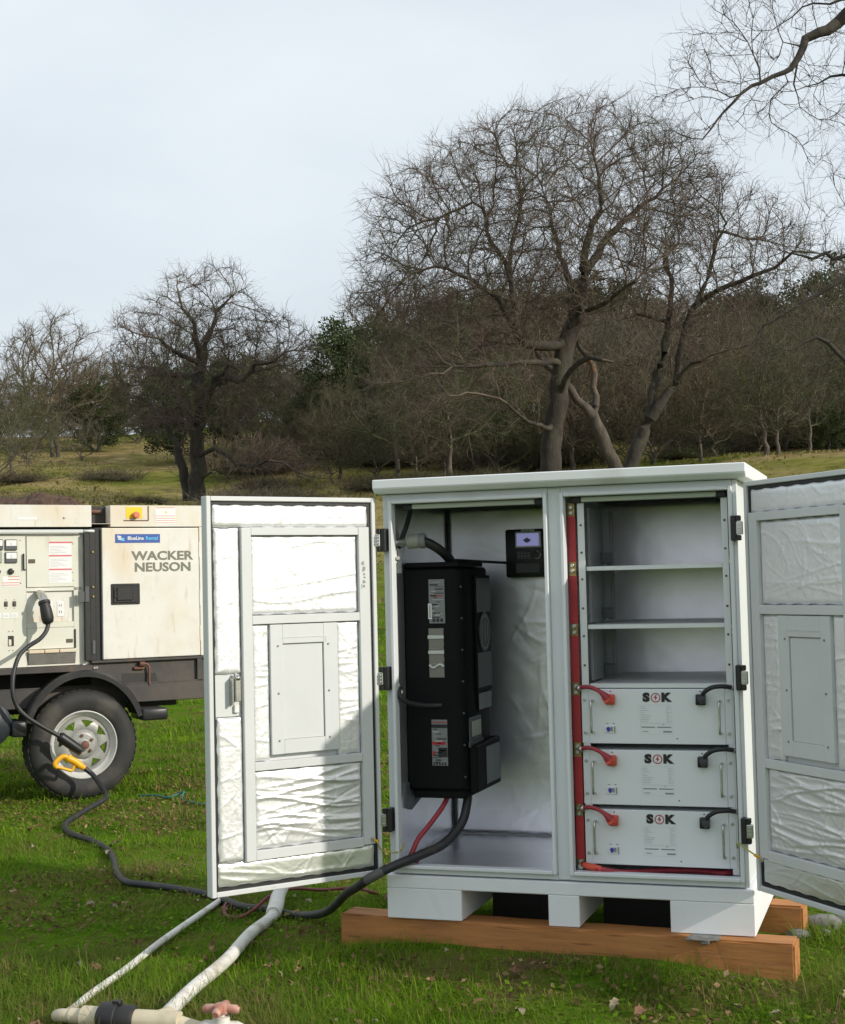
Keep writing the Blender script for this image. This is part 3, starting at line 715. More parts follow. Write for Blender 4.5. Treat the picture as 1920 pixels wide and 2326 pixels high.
# wall bracket under the case
bm = NB(); prism(bm, [(YN-.03, .582), (YN-.03, .50), (YN+.02, .486), (.45, .56), (.45, .582)], 'x', .034, .042); bx(bm, (.043, .125), (.15, .44), (.555, .5556)); obj('wall_bracket', bm, DGREY, inv)
bm = NB(); bx(bm, (.028, .033), (.05, .125), (.53, .62), .002); bx(bm, (.028, .036), (.06, .12), (1.30, 1.385), .002); obj('mounting_lug', bm, PAINT, inv)
for z in (1.352, .90):
    bm = NB(); bolt(bm, (.052, .03, z), (.6, -.8, 0), .008, .012, 0, 8); bx(bm, (.028, .052), (.024, .04), (z-.02, z+.03), .003); obj('bracket_bolt', bm, ZINC, inv)
# cable gland with the cream connector at the top, its hose drooping behind the inverter
cn = thing('conduit_connector', 'cream conduit connector above the inverter with a black hose drooping from it', 'connector', (.03, .10, 1.405))
bm = NB(); lathe(bm, [(.012, 0), (.012, .022), (.024, .024), (.025, .052), (.024, .062), (.022, .070)], (.012, 0, 0), (.985, .1, .10), 20); obj('connector_body', bm, BEIGE, cn, True)
bm = NB(); lathe(bm, [(.0245, .0), (.0265, .006), (.0265, .016), (.022, .022), (.017, .02)], (.078, .006, .005), (.985, .1, .05), 24); obj('locknut', bm, MGREY, cn, True)
bm = NB(); lathe(bm, [(.017, -.03), (.017, .01)], (.012, 0, 0), (.985, .1, .10), 16); obj('nipple', bm, ZINC, cn, True)
bm = NB(); tube(bm, spline([(.09, .006, .004), (.115, .02, -.008), (.14, .05, -.03), (.155, .10, -.06), (.158, .13, -.085)], 8), .0165, 14); obj('hose', bm, CABLE, cn, True)
# thin cables inside the left bay
tag(obj('thin_cable', (lambda b: (tube(b, spline([(.095, .06, 1.528), (.075, .10, 1.50), (.055, .12, 1.46), (.042, .11, 1.42), (.036, .09, 1.39)], 8), .0085, 10), b)[1])(NB()), CABLE, None, True),
    'black cable curving down the upper left corner of the left bay', 'cable')
tag(obj('thin_cable', (lambda b: (tube(b, spline([(.050, .035, .915), (.052, .015, .895), (.066, .02, .872), (.095, .06, .855), (.13, .105, .847), (.163, .132, .846)], 8), .0085, 10), b)[1])(NB()), CABLE, None, True),
    'black lead curving from the left bay jamb into the side of the inverter', 'cable')
tag(obj('thin_cable', (lambda b: (tube(b, spline([(.165, .30, 1.345), (.20, .33, 1.342), (.235, .45, 1.338), (.26, .60, 1.335), (.285, .645, 1.333)], 8), .005, 8), b)[1])(NB()), CABLE, None, True),
    'thin black data cable from the inverter top to the remote display', 'cable')
# ------------------------------------------------------------------ remote display on the back wall
rd_ = thing('remote_display', 'black remote control display with a lavender screen on the left bay back wall', 'control panel', (.345, .655, 1.37))
bm = NB(); bx(bm, (-.070, .076), (-.052, -.0), (-.092, .087), .008, 0, 2); obj('housing', bm, BLACK, rd_, True)
bm = NB(); bx(bm, (-.030, .068), (-.056, -.0515), (.018, .077), .002); sc_ = obj('screen_frame', bm, WHITE, rd_)
bm = NB(); bx(bm, (-.0235, .0605), (-.0575, -.0563), (.0245, .0705)); obj('screen', bm, LCD, sc_)
bm = NB(); bm.faces.new([bm.verts.new((.016+.014*math.cos(a)*(1+.2*math.sin(5*a)), -.0581, .045+.008*math.sin(a)*(1+.25*math.cos(4*a)))) for a in np.linspace(0, 2*PI, 21)[:-1]]); obj('screen_reading', bm, LCDD, sc_)
text('display_name', 'MidNite', .0155, WHITE, rd_, (.018, -.0525, .0815), bold=.0005)
bm = NB(); bx(bm, (-.026, .032), (-.0545, -.0515), (-.026, .006), .002); kp = obj('keypad', bm, DGREY, rd_)
for r_ in range(2):
    for c_ in range(4):
        bm = NB(); bx(bm, (-.022+c_*.013, -.0145+c_*.013), (-.0562, -.0547), (-.006-r_*.011, .0005-r_*.011), .001); obj('key', bm, MGREY, kp)
bm = NB(); lathe(bm, [(.0135, 0), (.0135, .005), (.0105, .009)], (.052, -.052, -.010), (0, -1, 0), 24); kn = obj('knob', bm, BLACK, rd_)
bm = NB(); tube(bm, [(.052+.0135*math.cos(a), -.0575, -.010+.0135*math.sin(a)) for a in np.linspace(-2.3, 1.7, 18)], .0014, 6); obj('knob_ring', bm, WHITE, kn)
bm = NB(); bx(bm, (-.03, .06), (-.0535, -.0515), (-.075, -.04), .001); obj('lower_panel', bm, DGREY, rd_)

# ------------------------------------------------------------------ cables that leave the cabinet
CT = mat('grey_tape', (.10, .09, .095), .6)
tag(obj('red_power_cable', (lambda b: (tube(b, spline([(.165, .20, .545), (.150, .17, .50), (.118, .12, .445), (.085, .09, .40), (.070, .07, .36), (.066, .05, .335), (.075, .10, .325)], 8), .0088, 12), b)[1])(NB()), REDC, None, True),
    'red cable hanging from the inverter down to the left bay floor', 'cable')
GC = [(.225, .22, .56), (.225, .20, .50), (.215, .16, .44), (.175, .09, .385), (.115, .02, .358), (.045, -.05, .332), (-.02, -.085, .300), (-.08, -.06, .262), (-.16, .03, .215)]
G2 = [(-.24, .14, .155), (-.32, .24, .102), (-.42, .34, .062), (-.54, .42, .040), (-.68, .51, .034), (-.80, .545, .030), (-1.01, .70, .030), (-1.21, .79, .030), (-1.39, .847, .028), (-1.511, .89, .026),
      (-1.651, 1.054, .026), (-1.83, 1.323, .026), (-1.985, 1.54, .026), (-2.211, 1.763, .026), (-2.411, 1.905, .026), (-2.555, 2.063, .026), (-2.66, 2.24, .026), (-2.72, 2.44, .03), (-2.76, 2.62, .04)]
ga = R(47); GT = np.array([math.cos(ga), math.sin(ga)]); GN = np.array([-math.sin(ga), math.cos(ga)]); GO = np.array([-3.143, 3.185])
def gp(s, off, z): return (GO[0]+GT[0]*s+GN[0]*off, GO[1]+GT[1]*s+GN[1]*off, z)
G3 = [gp(.02, -.42, .06), gp(.042, -.24, .10), gp(.022, -.14, .160), gp(-.030, -.12, .207)]
pc = thing('power_cable', 'thick black power cable snaking from the cabinet over the grass to its yellow connector', 'cable', GC[0])
bm = NB(); o_ = Vector(GC[0]); tube(bm, [Vector(p)-o_ for p in spline(GC+G2+G3, 8)], [.0155]*(8*8)+[.0150]*(8*(len(GC+G2+G3)-9)+1), 14); obj('wire', bm, CABLE, pc, True)
bm = NB(); q = [Vector(p)-o_ for p in spline(GC, 8)]; tube(bm, q[44:52], .0166, 14); obj('tape_wrap', bm, CT, pc, True)
# yellow handle connector: a D-shaped grip
bm = NB()
def gq(s, z, off=-.12): return Vector(gp(s, off, z))-o_
tube(bm, [gq(-.024, .202), gq(-.040, .214), gq(-.052, .222)], [.016, .019, .021], 14)
tube(bm, spline([gq(-.050, .221), gq(-.085, .249), gq(-.118, .268), gq(-.130, .281)], 6), [.022]*8+[.023]*11, 14)
tube(bm, spline([gq(-.125, .276), gq(-.150, .283), gq(-.172, .274), gq(-.200, .248), gq(-.198, .228), gq(-.186, .220)], 6), [.015]*25+[.013]*6, 12)
tube(bm, spline([gq(-.192, .224), gq(-.160, .214), gq(-.115, .198), gq(-.100, .196), (gq(-.082, .228))], 6), .0095, 10)
obj('connector', bm, YELLOW, pc, True)
# the generator lead: locking plug, cable, and the black half of the connector
gl = thing('generator_lead', 'black lead with a chrome-necked plug hanging from the generator outlet panel', 'cable', gp(-.21, .12, 1.27))
o_ = Vector(gl.location)
def gv(s, off, z): return Vector(gp(s, off, z))-o_
bm = NB(); tube(bm, [gv(-.212, .20, 1.265), gv(-.212, .14, 1.258), gv(-.209, .10, 1.235), gv(-.206, .08, 1.205)], [.022, .025, .027, .028], 18); obj('plug_collar', bm, ZINC, gl, True)
bm = NB(); tube(bm, [gv(-.207, .083, 1.212), gv(-.205, .076, 1.196)], [.037, .037], 20); tube(bm, [gv(-.206, .078, 1.200), gv(-.199, .07, 1.16), gv(-.191, .065, 1.11), gv(-.188, .064, 1.085), gv(-.186, .063, 1.075)], [.031, .036, .038, .033, .022], 20); obj('plug', bm, RUBBER, gl, True)
Q = [gv(-.186, .063, 1.08), gv(-.205, .05, 1.03), gv(-.252, .02, .985), gv(-.335, -.04, .945), gv(-.397, -.08, .895), gv(-.430, -.10, .82), gv(-.446, -.12, .75), gv(-.448, -.13, .675), gv(-.425, -.13, .60), gv(-.375, -.13, .54), gv(-.30, -.125, .485), gv(-.205, -.12, .425), gv(-.165, -.12, .398)]
bm = NB(); tube(bm, spline(Q, 8), .0135, 12); obj('wire', bm, CABLE, gl, True)
bm = NB(); tube(bm, [gv(-.175, -.12, .405), gv(-.165, -.12, .399)], [.024, .03], 16); tube(bm, [gv(-.166, -.12, .400), gv(-.06, -.12, .318), gv(-.045, -.12, .306)], [.031, .031, .027], 18); obj('connector_body', bm, BLACK, gl, True)
# thin red wire lying over the cable and the pipe
rw = [(-.30, .60, .10), (-.36, .86, .035), (-.496, .96, .03), (-.608, .88, .035), (-.650, .70, .075), (-.672, .545, .085), (-.70, .45, .05), (-.745, .42, .022), (-.80, .42, .02), (-.87, .52, .022), (-.90, .62, .03)]
tag(obj('red_wire', (lambda b: (tube(b, spline(rw, 8), .0065, 8), b)[1])(NB()), REDDARK, None, True), 'thin dark red wire looping over the white pipe and the black cable', 'wire')
tag(obj('garden_hose', (lambda b: (tube(b, spline([(-2.80, 3.25, .02), (-2.66, 3.20, .035), (-2.55, 3.16, .03), (-2.49, 3.20, .05), (-2.46, 3.19, .06), (-2.44, 3.13, .025), (-2.33, 3.05, .022), (-2.15, 3.0, .02), (-1.7, 3.1, .02)], 8), .006, 8), b)[1])(NB()), TEAL, None, True), 'thin teal hose lying in the grass beyond the left door', 'hose')

# ------------------------------------------------------------------ timbers and shims
def beam(name, a, b, dpt, z0, z1, label):
    a = Vector((*a, 0)); b = Vector((*b, 0)); ln = (b-a).length; an = math.atan2(b.y-a.y, b.x-a.x)
    bm = NB(); bmesh.ops.create_cube(bm, size=1)
    for v in bm.verts: v.co = Vector(((v.co.x+.5)*ln, (v.co.y+.5)*dpt, z0+(v.co.z+.5)*(z1-z0)))
    bmesh.ops.subdivide_edges(bm, edges=[e for e in bm.edges if abs(e.verts[0].co.x-e.verts[1].co.x) > .5], cuts=24)
    bmesh.ops.bevel(bm, geom=[e for e in bm.edges if not e.is_boundary and len(e.link_faces) == 2 and e.calc_face_angle(0) > 1], offset=.006, segments=2, affect='EDGES')
    rng = random.Random(len(label))
    for v in bm.verts: v.co += Vector((0, rng.gauss(0, .0012), rng.gauss(0, .0006)))
    o = obj(name, bm, WOOD, None, False, a, an); return tag(o, label, 'timber', 'timbers under the cabinet')
beam('timber', (-.184, .028), (1.328, -.063), .112, -.02, .1485, 'long orange-brown timber under the front edge of the cabinet')
beam('timber', (.93, .488), (1.315, .46), .112, -.02, .1485, 'orange-brown timber under the rear of the cabinet, its end behind the right door')
bm = NB(); prism(bm, [(1.0, -.07), (1.06, -.076), (1.105, -.055), (1.10, .06), (1.02, .05)], 'z', .1475, .1495); bx(bm, (1.05, 1.075), (-.072, -.0665), (.136, .1488), .002)
tag(obj('shim', bm, STONE, None), 'flat grey shim wedged between cabinet base and front timber', 'shim', None)

for i, (x, y, s, lab) in enumerate([(1.36, .60, .05, 'grey stone beside the end of the rear timber'), (1.44, .66, .038, 'small grey stone right of the rear timber end'), (1.30, .44, .030, 'little stone between the ends of the two timbers'), (1.50, .58, .032, 'pale stone lying in the grass right of the rear timber'), (1.39, .50, .026, 'smallest stone in front of the rear timber end'), (1.58, .70, .04, 'grey-brown stone farthest right behind the right door')]):
    bm = NB(); bmesh.ops.create_icosphere(bm, subdivisions=2, radius=s); rng = random.Random(i)
    a, b, c = rng.uniform(.8, 1.5), rng.uniform(.7, 1.2), rng.uniform(.5, .8)
    for v in bm.verts: v.co = Vector((v.co.x*a, v.co.y*b, v.co.z*c))*(1+.16*math.sin(v.co.x*60+i)+.12*math.cos(v.co.y*75+2*i))
    tag(obj('stone', bm, STONE, None, True, (x, y, gz(x, y)+s*.3), i*1.3), lab, 'stone', 'stones by the rear timber')
# ------------------------------------------------------------------ irrigation pipes
ip = thing('irrigation_pipe', 'dirty white plastic irrigation pipes joined to a low manifold in the grass', 'pipe', (-.4, -.95, 0))
o_ = Vector(ip.location)
def iv(*p): return Vector(p)-o_
bm = NB(); tube(bm, spline([iv(-.325, -.955, .06), iv(-.375, -.82, .045), iv(-.433, -.555, .040), iv(-.483, -.23, .040), iv(-.562, .113, .04), iv(-.59, .34, .04), iv(-.60, .40, .05)], 6), .0215, 16); obj('main_pipe', bm, PVC, ip, True)
bm = NB(); tube(bm, [iv(-.598, .385, .048), iv(-.615, .45, .062), iv(-.64, .52, .075), iv(-.66, .58, .085)], [.028, .0295, .0285, .024], 16); obj('pipe_socket', bm, PVC, ip, True)
bm = NB(); tube(bm, spline([iv(-.645, .54, .078), iv(-.69, .70, .095), iv(-.74, .87, .11), iv(-.85, 1.25, .12)], 5), .0235, 16); obj('riser_pipe', bm, PVC, ip, True)
bm = NB(); tube(bm, spline([iv(-.655, -.955, .045), iv(-.70, -.80, .03), iv(-.735, -.66, .026), iv(-.781, -.366, .026), iv(-.849, -.004, .027), iv(-.931, .533, .026), iv(-1.08, 1.5, .022)], 6), .0118, 14); obj('side_pipe', bm, PVC, ip, True)
bm = NB(); tube(bm, spline([iv(-.672, -.92, .04), iv(-.662, -.955, .05), iv(-.635, -.972, .058), iv(-.60, -.975, .06)], 5), .019, 14); obj('elbow', bm, PVC2, ip, True)
bm = NB(); tube(bm, [iv(-.605, -.975, .06), iv(-.45, -.97, .06)], .022, 14); tube(bm, [iv(-.565, -.974, .06), iv(-.505, -.972, .06)], .031, 16); obj('manifold_pipe', bm, PVC2, ip, True)
bm = NB(); tube(bm, [iv(-.508, -.972, .06), iv(-.50, -.972, .06), iv(-.455, -.970, .06), iv(-.452, -.970, .06), iv(-.41, -.969, .06), iv(-.402, -.968, .06)], [.040, .046, .046, .041, .041, .034], 20)
bx(bm, (-.47-o_.x, -.445-o_.x), (-.98-o_.y, -.96-o_.y), (.10, .112), .002); obj('rubber_coupling', bm, RUBBER, ip, True)
bm = NB(); tube(bm, [iv(-.405, -.968, .06), iv(-.27, -.955, .06)], .030, 16); tube(bm, [iv(-.335, -.962, .06), iv(-.33, -.94, .058), iv(-.345, -.885, .052)], [.032, .030, .027], 16); obj('tee', bm, PVC2, ip, True)
bm = NB(); tube(bm, [iv(-.275, -.955, .055), iv(-.21, -.946, .038)], .024, 16); obj('outlet_pipe', bm, PVC2, ip, True)
bm = NB(); tube(bm, [iv(-.215, -.947, .035), iv(-.20, -.944, .035), iv(-.105, -.932, .035), iv(-.09, -.93, .035)], [.026, .033, .033, .026], 18); lathe(bm, [(.024, 0), (.024, .045), (.012, .047), (.012, .058)], iv(-.150, -.938, .035), (0, 0, 1), 16); vv = obj('ball_valve', bm, PVC, ip, True)
bm = NB()
for a in (0, PI/2):
    ca, sa = math.cos(a+.15), math.sin(a+.15); c_ = iv(-.150, -.938, .100)
    tube(bm, [c_+Vector((ca*t_, sa*t_, zz)) for t_, zz in ((-.052, -.003), (-.042, 0), (-.015, .003), (.015, .003), (.042, 0), (.052, -.003))], [.009, .0135, .011, .011, .0135, .009], 10)
lathe(bm, [(.022, -.008), (.022, .012), (.014, .018)], iv(-.150, -.938, .098), (0, 0, 1), 16); obj('valve_handle', bm, PINK, vv, True)

# ------------------------------------------------------------------ generator trailer
gen = thing('generator_trailer', 'cream towable diesel generator on a black trailer, parked behind the left cabinet door', 'generator', (GO[0], GO[1], 0), ga)
SL, SR, Y0, YB = -1.9, .868, .15, 1.15
bm = NB(); bx(bm, (SL, .055), (Y0+.05, YB), (.80, 1.66)); bx(bm, (.0553, SR-.03), (Y0+.03, YB), (.80, 1.66)); obj('body', bm, CREAM, gen)
bm = NB()
prism(bm, [(SL, 1.674), (.111, 1.674), (.111, 1.692), (.233, 1.692), (.233, 1.674), (SR, 1.674), (SR, 1.810), (.233, 1.810), (.233, 1.694+.0), (.2328, 1.694), (.111, 1.694), (.111, 1.810), (SL, 1.810)], 'y', Y0-.004, YB+.01)
obj('top_band', bm, CREAM, gen)
bm = NB(); bx(bm, (.112, .232), (Y0+.10, Y0+.11), (1.695, 1.808)); obj('band_recess', bm, DARK, gen)
bm = NB(); tube(bm, [(.08, Y0+.09, 1.778), (.20, Y0+.09, 1.772)], .012, 10); obj('lifting_bar', bm, RUST, gen, True)
bm = NB(); bx(bm, (SL, .06), (Y0+.0, Y0+.012), (1.636, 1.657), .003); tube(bm, [(.06, Y0+.004, 1.647), (.13, Y0+.004, 1.647)], .009, 10); obj('door_rail', bm, PAINT2, gen)
# right-hand door with its gap, latch and lettering
bm = NB(); bx(bm, (.174, .8135), (Y0-.012, Y0+.028), (.838, 1.6655), .005, 0, 2); gd = obj('right_door', bm, CREAM, gen)
bm = NB(); bx(bm, (.8185, SR), (Y0-.006, Y0+.028), (.836, 1.671), .003); cp_ = obj('corner_post', bm, CREAM, gen)
for z in (1.52, 1.21, .98):
    bm = NB(); bx(bm, (.812, .8205), (Y0-.016, Y0-.0065), (z-.05, z+.05), .002); obj('hinge', bm, CREAM, gen)
bm = NB(); bx(bm, (.8135, .8185), (Y0+.002, Y0+.02), (.838, 1.666)); obj('door_gap', bm, RUST, gen)
bm = NB(); bx(bm, (.228, .414), (Y0-.018, Y0-.0122), (1.180, 1.312), .004); hd = obj('door_handle', bm, DARK, gd)
bm = NB(); bx(bm, (.240, .402), (Y0-.022, Y0-.0185), (1.192, 1.300), .003); bx(bm, (.262, .366), (Y0-.030, Y0-.0225), (1.206, 1.290), .004); bx(bm, (.246, .262), (Y0-.026, Y0-.0225), (1.22, 1.275), .002)
obj('latch_paddle', bm, BLACK, gd)
bm = NB(); bx(bm, (.259, .553), (Y0-.0135, Y0-.0122), (1.570, 1.626)); sg_ = obj('rental_sticker', bm, SIGNB, gd)
text('sticker_lettering', 'BlueLine', .032, WHITE, gd, (.392, Y0-.0142, 1.599), bold=.0006, depth=.0003, sx=.96)
text('sticker_lettering', 'Rental', .032, SIGNC, gd, (.498, Y0-.0142, 1.599), bold=.0006, depth=.0003, sx=1.0)
bm = NB()
for k in range(3):
    z = 1.615-k*.0095; bm.faces.new([bm.verts.new(v) for v in ((.270+k*.003, Y0-.0143, z-.004), (.296+k*.003, Y0-.0143, z-.008), (.299+k*.003, Y0-.0143, z-.002), (.273+k*.003, Y0-.0143, z+.002))])
obj('sticker_flag', bm, WHITE, gd)
bm = NB(); bx(bm, (.300, .318), (Y0-.0143, Y0-.0138), (1.582, 1.602)); obj('sticker_mark', bm, SIGNC, gd)
text('maker_name', 'WACKER', .078, LETTER, gd, (.568, Y0-.0135, 1.485), bold=.0022, depth=.0006, sx=1.235)
text('maker_name', 'NEUSON', .078, LETTER, gd, (.570, Y0-.0135, 1.412), bold=.0022, depth=.0006, sx=1.20)
# emergency stop recess and decals on the band
bm = NB(); bx(bm, (.318, .482), (Y0-.0055, Y0-.0045), (1.709, 1.716)); bx(bm, (.476, .484), (Y0-.0055, Y0-.0045), (1.716, 1.806)); obj('stop_recess', bm, RUST, gen)
bm = NB(); bx(bm, (.334, .440), (Y0-.0057, Y0-.0045), (1.726, 1.798)); obj('stop_plate', bm, YSIGN, gen)
bm = NB(); lathe(bm, [(.016, 0), (.016, .012), (.022, .014), (.022, .026), (.016, .032)], (.394, Y0-.006, 1.747), (0, -1, 0), 20); obj('stop_button', bm, SALMON, gen, True)
bm = NB(); Yd = Y0-.0048
def gbar(x0, x1, z0, z1, mi, y): bm.faces.new([bm.verts.new(v) for v in ((x0, y, z0), (x1, y, z0), (x1, y, z1), (x0, y, z1))]).material_index = mi
gbar(.527, .662, 1.688, 1.797, 0, Yd)
for z in (1.741, 1.726, 1.712, 1.697): gbar(.529, .66, z, z+.003, 1, Yd-.0006)
gbar(.532, .655, 1.793, 1.7965, 1, Yd-.0006)
bm.faces.new([bm.verts.new(v) for v in ((.588, Yd-.0006, 1.762), (.606, Yd-.0006, 1.762), (.597, Yd-.0006, 1.778))]).material_index = 2
obj('warning_decal', bm, [WHITE, SALMON, YSIGN], gen)
bm = NB(); gbar(-.346, -.230, 1.719, 1.7345, 0, Yd); obj('serial_tag', bm, WHITE, gen)
bm = NB(); bolt(bm, (-.06, Y0-.005, 1.731), (0, -1, 0), .008, .005); obj('band_bolt', bm, ZINC, gen)
# hinge post between panel and door
bm = NB(); bx(bm, (.062, .098), (Y0-.008, Y0+.025), (.835, 1.633), .003); bx(bm, (.0983, .136), (Y0+.004, Y0+.027), (.832, 1.666), .003); bx(bm, (.1363, .1735), (Y0+.012, Y0+.028), (.83, 1.668)); hp = obj('hinge_post', bm, RUBBER, gen)
for z in (1.515, 1.295, 1.235):
    bm = NB(); bolt(bm, (.118, Y0+.003, z), (0, -1, 0), .008, .006); obj('bolt', bm, BRASS, hp)
bm = NB(); bx(bm, (.108, .128), (Y0-.002, Y0+.0035), (.875, .96), .002); obj('catch', bm, DGREY, hp)
bm = NB(); bx(bm, (.02, .06), (Y0-.012, Y0-.0085), (1.20, 1.27), .002); bx(bm, (.062, .09), (Y0-.014, Y0-.0085), (1.20, 1.30), .003); obj('stay_bracket', bm, DGREY, hp)
# control panel: recessed sheet with sub-door, gauges, breakers
YP = Y0+.035
def sheet(x0, x1, z0, z1, y0=YP, th=.012, m=CREAM2, nm='panel_sheet', par=None, bev=.001):
    bm = NB(); bx(bm, (x0, x1), (y0, y0+th), (z0, z1), bev); return obj(nm, bm, m, par or gen)
pn = sheet(SL, -.292, .812, 1.622, YP, .012, CREAM2, 'gauge_panel')
sheet(-.2915, .055, 1.276, 1.298, YP); sheet(-.2915, -.288, .812, 1.276, YP); sheet(.004, .055, .812, 1.6215, YP); sheet(-.2875, .0035, 1.050, 1.084, YP); sheet(-.2875, .0035, .812, .822, YP)
cd = sheet(-.2880, .003, 1.301, 1.6165, YP-.006, .012, CREAM2, 'control_door', None, .002)
bm = NB(); bx(bm, (-.31, -.303), (YP-.016, YP-.0005), (1.41, 1.51), .001); bx(bm, (-.303, -.292), (YP-.008, YP-.0005), (1.408, 1.414)); obj('pull_strip', bm, DARK, gen)
bm = NB(); bx(bm, (-.277, -.236), (YP-.009, YP-.0065), (1.450, 1.475), .002); obj('latch', bm, BROWN, cd)
bm = NB(); yS = YP-.0068
gbar(-.150, -.009, 1.325, 1.580, 0, yS)
for z in (1.573, 1.490, 1.405): gbar(-.150, -.009, z, z+.009, 1, yS-.0008)
for z0 in (1.505, 1.425, 1.335):
    for k in range(6): gbar(-.143, -.143+.05+.075*((k*37) % 10)/10, z0+k*.0095, z0+k*.0095+.002, 2, yS-.0008)
obj('instruction_sticker', bm, [WHITE, mat('pinkish_red_print', (.62, .12, .14), .5), INKL], cd)
for x, z in ((-.003, 1.58), (.001, 1.57), (-.003, 1.39), (.001, 1.34)):
    bm = NB(); bolt(bm, (x-.0, YP-.0062, z), (0, -1, 0), .004, .003); obj('screw', bm, ZINC, cd)
# outlet recess
bm = NB(); bx(bm, (-.287, .003), (YP+.085, YP+.09), (1.086, 1.275)); bx(bm, (-.2872, -.2862), (YP+.013, YP+.0845), (1.086, 1.275)); bx(bm, (.0022, .0032), (YP+.013, YP+.0845), (1.086, 1.275))
bx(bm, (-.286, .002), (YP+.013, YP+.0845), (1.2740, 1.2750)); bx(bm, (-.286, .002), (YP+.013, YP+.0845), (1.0860, 1.0870)); ob = obj('outlet_box', bm, CREAM2, gen)
bm = NB(); prism(bm, [(YP+.015, 1.095), (YP+.075, 1.235), (YP+.0845, 1.235), (YP+.0845, 1.0871), (YP+.018, 1.0871)], 'x', -.17, -.035); obj('outlet_mount', bm, CREAM2, ob)
for x in (-.078, -.148):
    bm = NB(); bx(bm, (x-.022, x+.022), (YP+.012, YP+.05), (1.115, 1.212), .003); ot = obj('outlet', bm, WHITE, ob)
    for z in (1.185, 1.145):
        bm = NB(); bx(bm, (x-.008, x-.005), (YP+.0105, YP+.0118), (z-.007, z+.007)); bx(bm, (x+.005, x+.008), (YP+.0105, YP+.0118), (z-.007, z+.007)); obj('socket_slot', bm, BROWN, ot)
bm = NB(); lathe(bm, [(.04, 0), (.04, .012), (.034, .014)], (-.245, YP+.084, 1.17), (0, -1, 0), 20); bx(bm, (-.283, -.215), (YP+.05, YP+.084), (1.10, 1.235), .004); obj('locking_outlet', bm, ALU, ob, True)
# terminal cover below
bm = NB(); bx(bm, (-.286, .0025), (YP-.002, YP+.010), (.918, 1.048), .002); tc_ = obj('terminal_cover', bm, CREAM2, gen)
bm = NB(); bx(bm, (-.047, -.006), (YP-.005, YP-.0025), (.952, .975), .002); obj('latch', bm, BROWN, tc_)
bm = NB(); bx(bm, (.006, .012), (YP-.012, YP-.0015), (.918, 1.035)); obj('pull_strip', bm, DARK, gen)
for a, b in ((-.283, -.190), (-.186, -.098), (-.094, .012)):
    bm = NB(); bx(bm, (a, b), (YP-.028, YP-.003), (.893, .915), .003); obj('flap_lip', bm, CREAM, gen)
bm = NB(); prism(bm, [(YP-.02, .892), (YP-.004, .824), (YP+.008, .824), (YP+.008, .892)], 'x', -.283, .008); obj('rubber_flap', bm, mat('greyish_flap', (.20, .19, .17), .6, var=.3, vscale=12), gen)
# gauges, knobs and breakers
for (x0, x1, z0, z1) in ((-.418, -.345, 1.532, 1.598), (-.418, -.345, 1.454, 1.521), (-.503, -.430, 1.533, 1.599)):
    bm = NB(); bx(bm, (x0, x1), (YP-.012, YP-.0005), (z0, z1), .003); g_ = obj('gauge', bm, DGREY, pn)
    bm = NB(); bx(bm, (x0+.006, x1-.004), (YP-.0135, YP-.0123), (z0+.026, z1-.005)); obj('gauge_face', bm, WHITE, g_)
    bm = NB(); tube(bm, [((x0+x1)/2, YP-.0142, z0+.028), ((x0+x1)/2-.004, YP-.0142, z1-.018)], .0008, 5); obj('needle', bm, INK, g_)
for x, r_ in ((-.383, .019), (-.464, .019)):
    bm = NB(); lathe(bm, [(r_, 0), (r_*.95, .012), (r_*.6, .018)], (x, YP-.0005, 1.402), (0, -1, 0), 18); kb = obj('knob', bm, DARK, pn, True)
    bm = NB(); bx(bm, (x+.006, x+.013), (YP-.019, YP-.0165), (1.408, 1.416), .001); obj('pointer', bm, WHITE, kb)
bm = NB(); bx(bm, (-.47, -.436), (YP-.01, YP-.0005), (1.455, 1.525), .003); bx(bm, (-.462, -.448), (YP-.016, YP-.0105), (1.48, 1.51), .003); obj('starter_switch', bm, BEIGE, pn)
bm = NB(); yS = YP-.0009
gbar(-.434, -.333, 1.308, 1.371, 0, yS)
for x0, z in ((-.40, 1.367), (-.40, 1.350), (-.434, 1.330), (-.434, 1.316)): gbar(x0, -.333, z, z+.004, 1, yS-.0008)
obj('warning_sticker', bm, [WHITE, SALMON], pn)
for x in (-.467, -.415, -.364):
    bm = NB(); bx(bm, (x-.011, x+.011), (YP-.004, YP-.0005), (1.186, 1.219), .002); br = obj('breaker', bm, BROWN, pn)
    bm = NB(); bx(bm, (x-.005, x+.005), (YP-.012, YP-.0043), (1.196, 1.208), .001); obj('toggle', bm, DGREY, br)
    for z in (1.228, 1.176):
        bm = NB(); bolt(bm, (x, YP-.0003, z), (0, -1, 0), .003, .002); obj('screw', bm, RUST, br)
    bm = NB(); bx(bm, (x-.021, x+.021), (YP-.0016, YP-.0004), (1.115, 1.148)); tg = obj('breaker_tag', bm, WHITE, pn)
    bm = NB()
    for k in range(2): gbar(x-.015, x+.012, 1.126+k*.008, 1.128+k*.008, 0, YP-.0024)
    obj('tag_print', bm, INKL, tg)
bm = NB(); bx(bm, (-.404, -.369), (YP-.0015, YP-.0004), (.944, 1.007)); mb = obj('main_breaker', bm, DARK, pn)
bm = NB(); bx(bm, (-.402, -.385), (YP-.008, YP-.0018), (.947, .985), .002); obj('breaker_lever', bm, CREAM, mb)
for x, z in ((-.398, 1.035), (-.376, 1.035), (-.398, .918), (-.376, .918), (-.325, 1.592), (-.325, 1.328)):
    bm = NB(); bolt(bm, (x, YP-.0003, z), (0, -1, 0), .0035, .002); obj('screw', bm, RUST, pn)
